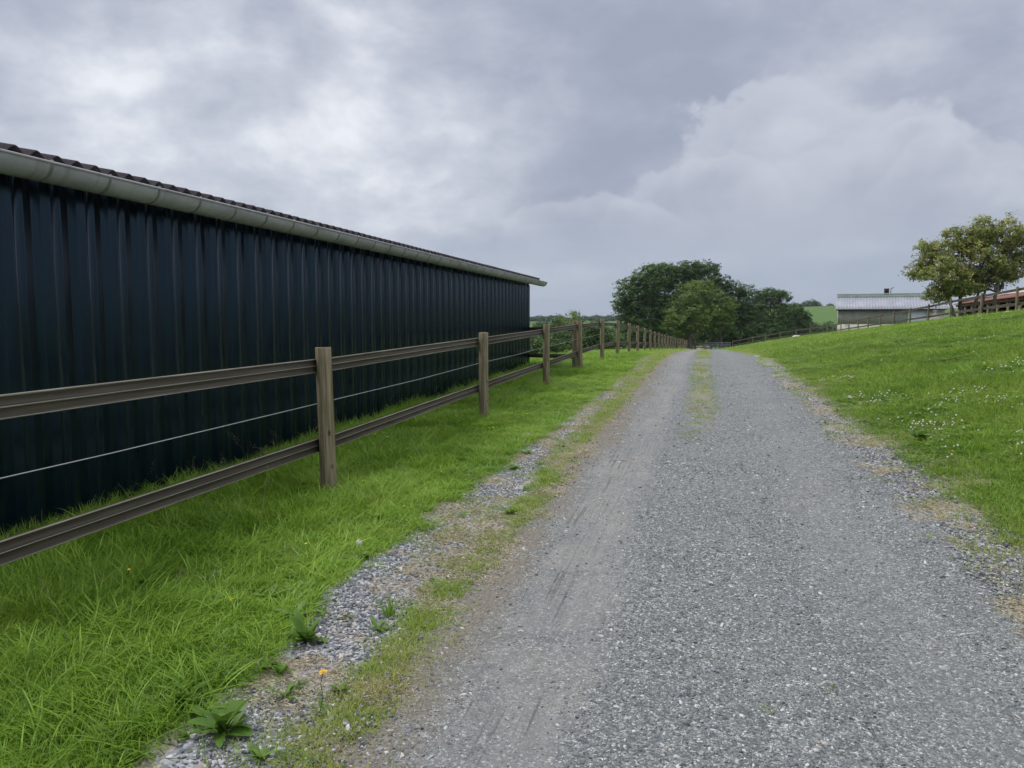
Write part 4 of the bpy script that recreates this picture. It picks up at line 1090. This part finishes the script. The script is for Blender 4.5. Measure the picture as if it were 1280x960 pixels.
# shrubs and trees to the left beyond the shed
def shrub(px, py_top, Z, wpx, label, seed, m='hedge_leaf', leaves=5000, size=.08, name='shrub', cat='shrub', hfac=None, puff=.45, group=None):
    c = at(px, 400, Z); x, y = float(c[0]), float(c[1]); z0 = H1(x, y); top = at(px, py_top, Z)[2] - z0
    g = np.random.default_rng(seed); w = wpx * Z / FPX / 2; lb = []
    for k in range(7):
        a = g.uniform(-.6, .6); lb.append((a * w, g.uniform(-.4, .4) * w, top * g.uniform(.4, .68) * (1 - .25 * abs(a)), w * g.uniform(.35, .6), w * .5, top * g.uniform(.25, .34)))
    lb.append((0, 0, top * .72, w * .5, w * .5, top * .27)); lb.append((0, 0, top * .3, w * .9, w * .6, top * .3))
    return tree(name, x, y, z0, [(0, 0, .1, 0, top * .5, max(.04, top * .025))], lb, leaves, size, M[m], label, cat, 12, puff, seed, .7, group)
shrub(676, 424, 30, 46, 'leafy bush seen low beside the far corner of the dark shed', 31, leaves=5000, size=.06)
shrub(700, 407, 44, 60, 'green bush behind the side fence, left of the pair under the rounded tree', 32, leaves=6000, size=.07)
shrub(742, 404, 58, 60, 'green bush behind the rails between the fifth and sixth fence posts', 33, leaves=6000, size=.09)
shrub(716, 399, 78, 84, 'wide hedge bush behind the long fence below the rounded light green tree', 34, leaves=8000, size=.12)
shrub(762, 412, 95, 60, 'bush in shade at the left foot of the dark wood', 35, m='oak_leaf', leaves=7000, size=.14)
shrub(717, 386, 130, 62, 'rounded light green tree on the skyline between the shed and the wood', 36, m='ash_leaf', leaves=9000, size=.16, name='round_tree', cat='tree', puff=.7)
shrub(696, 395, 120, 26, 'small dark tree just left of the rounded light green tree', 37, m='oak_leaf', leaves=6000, size=.15, name='small_tree', cat='tree', puff=.7)
shrub(674, 399, 140, 54, 'low bluish green tree clump beside the shed corner on the skyline', 38, m='oak_leaf', leaves=6000, size=.17, name='small_tree', cat='tree', puff=.7)
shrub(745, 395, 150, 54, 'low tree between the rounded tree and the wood', 39, m='hedge_leaf', leaves=7000, size=.18, name='small_tree', cat='tree', puff=.8)
for k, (px, py, Z, w) in enumerate(((1018, 402, 175, 30), (1036, 399, 190, 30), (1062, 400, 200, 34))):
    shrub(px, py, Z, w, ['bush at the foot of the far green field, nearest the wood', 'dark bush between the wood and the left corner of the grey barn', 'bush mostly hidden behind the grey barn'][k], 40 + k, m='oak_leaf' if k else 'hedge_leaf', leaves=5000, size=.2, puff=.8)

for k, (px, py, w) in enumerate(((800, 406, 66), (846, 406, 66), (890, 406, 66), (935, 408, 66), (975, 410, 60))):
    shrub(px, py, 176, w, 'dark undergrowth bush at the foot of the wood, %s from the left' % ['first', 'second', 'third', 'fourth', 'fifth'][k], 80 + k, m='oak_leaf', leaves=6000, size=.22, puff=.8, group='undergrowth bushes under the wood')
# far woods as one mass
def blob_proto(name, seed):
    return proto(name, crown_mesh(name, [(0, 0, 3.2, 4, 4, 3), (2.5, 0, 2.6, 3, 3, 2.2), (-2.6, .5, 2.8, 3, 3, 2.4)], 1300, .55, M['far_leaf'], 10, 1.5, seed, .6))
fpz = [blob_proto('far_tree', 60 + k) for k in range(4)]
pts = []; g = np.random.default_rng(3)
for _ in range(2600):
    a = g.uniform(-1.25, .95); d = g.choice([g.uniform(780, 1000), g.uniform(480, 560), g.uniform(1000, 1500)], p=[.6, .12, .28])
    x, y = d * math.sin(a), d * math.cos(a)
    if math.hypot(x - HP[0], y - HP[1]) < 190 : continue
    if pnoise(x, y, .006, 70) > .38 : pts.append((x, y, H1(x, y) - .6))
for _ in range(26):   # trees along the top of the far field
    t = g.uniform(-.12, .6); pts.append((HP[0] - 60 + 190 * t, HP[1] + 20 + 5 * g.normal(), H1(HP[0] - 60 + 190 * t, HP[1] + 20) - 2.4))
for k in range(60):   # hedge at the foot of the far field
    q = at(985 + 3.0 * k, 405, 380 + g.normal() * 3); pts.append((q[0], q[1], H1(q[0], q[1]) - 3.4))
pts = np.array(pts); n = len(pts); s = g.uniform(.6, 1.25, n)
scatter('distant_woods', pts, np.column_stack([np.zeros(n), np.zeros(n), g.random(n) * 6.28]), np.column_stack([s, s, s * g.uniform(.7, 1.1, n)]), g.integers(0, 4, n), fpz, 'far-off woods and hedges on the bluish hills along the horizon', 'woodland')

# ------------------------------------------------------------------ grey barn
def frame_px(pxa, Za, pxb, Zb):
    A = at(pxa, 400, Za); B = at(pxb, 400, Zb); v = (B - A)[:2]; return A, float(np.linalg.norm(v)), math.atan2(v[1], v[0])
A, BL, rz = frame_px(1047, 98, 1180.5, 93.5)
def zof(py, Z): return EYE + (400 - py) / FPX * Z * 1.0
bz = -.6
barn = empty('barn', (float(A[0]), float(A[1]), bz), 'grey timber barn with a pale metal roof behind the field fence', 'barn', rz=rz)
ez = zof(386.5, 97) - bz; rzg = zof(372.5, 101) - bz
wl_ = BL * (1136 - 1047) / (1180.5 - 1047)
mb = MB(); xx = 0.0; g = np.random.default_rng(5)
pi_ = 0
while xx < wl_:
    w = g.uniform(.19, .24); pm = MB(); pm.box((0, g.uniform(-.02, .0), 0), (min(w - .012, wl_ - xx), .04, ez - 1.63 + g.uniform(-.03, .0)))
    link('plank', pm.mesh('plank', [M['grey_wood']]), barn, (xx, 0, 1.58)); xx += w
def boxpart(nm, a, b, m, par=None): 
    mb = MB(); mb.box(a, b); return link(nm, mb.mesh(nm, [M[m]]), par or barn)
boxpart('block_plinth', (-.02, -.04, -.5), (wl_, .1, 1.575), 'block')
# white ribbed doors, then pale block wall
xd = BL * (1157 - 1047) / 133.5
mb = MB(); x = wl_ + .02
while x < xd:
    mb.box((x, -.05, -.2), (x + .13, 0, ez - .08)); mb.box((x + .13, -.03, -.2), (x + .2, 0, ez - .08)); x += .2
link('white_sheet_door', mb.mesh('white_sheet_door', [M['white_steel']]), barn)
boxpart('block_wall', (xd + .05, -.04, -.4), (BL, .1, ez - .06), 'block')
boxpart('inner_wall', (.02, .11, -.4), (BL - .02, .2, ez - .07), 'dark_wood')
boxpart('end_wall', (.0, .12, -.4), (.12, 5.1, ez - .05), 'grey_wood'); boxpart('end_wall', (BL - .12, .12, -.4), (BL, 5.1, ez - .05), 'block')
def ribbed_roof(name, x0, x1, ya, za, yb, zb, m, par, pitch=.33, hgt=.045, th=.04):
    V = []; F = []; xs = []; x = x0
    while x < x1: xs += [(x, 0), (x + pitch * .55, 0), (x + pitch * .65, hgt), (x + pitch * .9, hgt)]; x += pitch
    xs.append((x1, 0)); n = len(xs)
    for (y, z) in ((ya, za), (yb, zb)):
        for x, h in xs: V.append((x, y, z + h))
    for (y, z) in ((ya, za), (yb, zb)):
        for x, h in xs: V.append((x, y, z - th))
    for i in range(n - 1):
        F += [(i, i + 1, n + i + 1, n + i), (2 * n + i, 3 * n + i, 3 * n + i + 1, 2 * n + i + 1), (i, 2 * n + i, 2 * n + i + 1, i + 1), (n + i, n + i + 1, 3 * n + i + 1, 3 * n + i)]
    F += [(0, n, 3 * n, 2 * n), (n - 1, 3 * n - 1, 4 * n - 1, 2 * n - 1)]
    return link(name, raw_mesh(name, np.array(V), F, [M[m]]), par)
ribbed_roof('roof', -.3, BL + .15, -.45, ez, 2.6, rzg - .02, 'metal_roof', barn)
ribbed_roof('rear_roof', -.1, BL + 2, 2.7, rzg + .02, 5.5, rzg + .50, 'moss_roof', barn)
boxpart('rear_wall', (0, 5.2, -.4), (BL, 5.4, rzg + .38), 'grey_wood')
boxpart('ridge_strip', (-.15, 5.35, rzg + .56), (BL + 2, 5.75, rzg + .64), 'white_steel')
boxpart('barge_board', (-.36, -.46, ez - .16), (-.31, -.3, ez + .02), 'white_steel'); boxpart('eave_board', (-.3, -.47, ez - .14), (BL + .15, -.44, ez - .045), 'dark_wood')
# black water tank on the barn roof
tx = BL * (1112.5 - 1047) / 133.5
tank = empty('water_tank', tuple(barn.matrix_world @ Vector((0, 0, 0))), 'small black tank standing on the ridge of the grey barn', 'tank', rz=rz)
ca, sa = math.cos(rz), math.sin(rz)
tank.location = (A[0] + ca * tx - sa * 5.5, A[1] + sa * tx + ca * 5.5, bz + rzg + .645)
mb = MB(); mb.box((-.3, -.3, 0), (.25, .3, .5)); mb.box((-.33, -.33, .5), (.28, .33, .56)); link('tank_body', mb.mesh('tank_body', [M['black']]), tank)
mb = MB(); mb.tube([(.45, 0, 0), (.5, 0, .55), (.8, 0, .7)], .05, 6); link('pipe', mb.mesh('pipe', [M['black']]), tank)

# ------------------------------------------------------------------ open shed with red roof
A2, SLn, rz2 = frame_px(1199, 74, 1310, 44)
sb = .1
osh = empty('open_shed', (float(A2[0]), float(A2[1]), sb), 'long open-fronted shed with a red brown roof on Y-braced posts behind the tree', 'shed', rz=rz2)
e1 = 3.05 - sb
ribbed_roof('roof', -.3, SLn + 1, -.5, e1 - .05, 4.6, e1 + .95, 'red_tile', osh, .3, .04)
boxpart('back_wall', (0, 4.5, -.3), (SLn + 1, 4.6, e1 + .75), 'dark_wood', osh); 
for xx_ in (0, SLn + .78):
    pg = [(-.1, -.3), (4.48, -.3), (4.48, e1 + .87), (-.1, e1 - .02)]
    V = [(xx_, a, z) for a, z in pg] + [(xx_ + .12, a, z) for a, z in pg]
    link('end_wall', fix_normals(raw_mesh('end_wall', np.array(V), [(0, 1, 2, 3), (7, 6, 5, 4)] + [(k, k + 4, (k + 1) % 4 + 4, (k + 1) % 4) for k in range(4)], [M['dark_wood']])), osh)
boxpart('eave_beam', (0, -.34, e1 - .30), (SLn + .9, -.22, e1 - .10), 'red_tile', osh)
boxpart('floor_slab', (0, .0, -.3), (SLn + .7, 4.4, -.05), 'dark_wood', osh)
nb = 9
for k in range(nb):
    x = SLn * (k + .35) / nb; pm = MB(); pm.box((-.09, -.30, -.3), (.09, -.14, e1 - .31)); link('timber_post', pm.mesh('timber_post', [M['post']]), osh, (x, 0, 0))
    for s_ in (-1, 1):
        pm = MB(); pm.tube([(0, -.22, e1 - 1.15), (s_ * .65, -.22, e1 - .32)], .05, 5); link('brace', pm.mesh('brace', [M['post']]), osh, (x, 0, 0))
# cream roofed building further back
A3, L3, rz3 = frame_px(1196, 98, 1330, 62)
bb = empty('back_building', (float(A3[0]), float(A3[1]), .3), 'cream sheet roof of a building rising behind the red roofed shed', 'building', rz=rz3)
z1_ = zof(366, 80) - .3
ribbed_roof('roof', -.3, L3, 0, z1_ - .2, 5, z1_ + .75, 'cream_roof', bb)
boxpart('wall', (0, .3, -.6), (L3 - .3, .5, z1_ - .25), 'block', bb); boxpart('gable_wall', (.02, .5, -.6), (.2, 4.8, z1_ - .2), 'block', bb); boxpart('back_wall', (0, 4.7, -.6), (L3 - .3, 4.9, z1_ + .5), 'block', bb)

# pale stones
def rock(px, py, Z, r, label):
    q = at(px, py, Z); x, y = float(q[0]), float(q[1]); import bmesh
    bm = bmesh.new(); bmesh.ops.create_icosphere(bm, subdivisions=2, radius=r); g = np.random.default_rng(int(px))
    for v in bm.verts: v.co *= 1 + g.normal(0, .07); v.co.z = v.co.z * .32
    me = bpy.data.meshes.new('pale_rock'); bm.to_mesh(me); bm.free(); me.materials.append(M['white_stone'])
    tag(link('pale_rock', me, None, (x, y, H1(x, y) + r * .16)), label, 'rock')
rock(996, 421, 93, .55, 'flat whitish boulder on the skyline of the bank near the wood')
rock(1262, 384, 30.5, .22, 'small white stone by the foot of the field fence under the red roof')
rock(934, 441, 44, .14, 'pale stone at the right edge of the track near the crest')

# ------------------------------------------------------------------ haze
hb = MB(); hb.box((-3400, -380, -12), (3400, 5000, 60))
hm_ = bpy.data.materials.new('thin_haze'); hm_.use_nodes = True; ht = NT(hm_.node_tree); ht.n.clear()
ho = ht.node('ShaderNodeOutputMaterial'); hv = ht.node('ShaderNodeVolumePrincipled')
hv.inputs['Color'].default_value = (.80, .87, .97, 1); hv.inputs['Density'].default_value = .00012; hv.inputs['Anisotropy'].default_value = .2
ht.l.new(hv.outputs[0], ho.inputs['Volume'])
tag(link('haze', hb.mesh('haze', [hm_])), 'thin pale haze in the air over the fields', 'haze', kind='stuff')
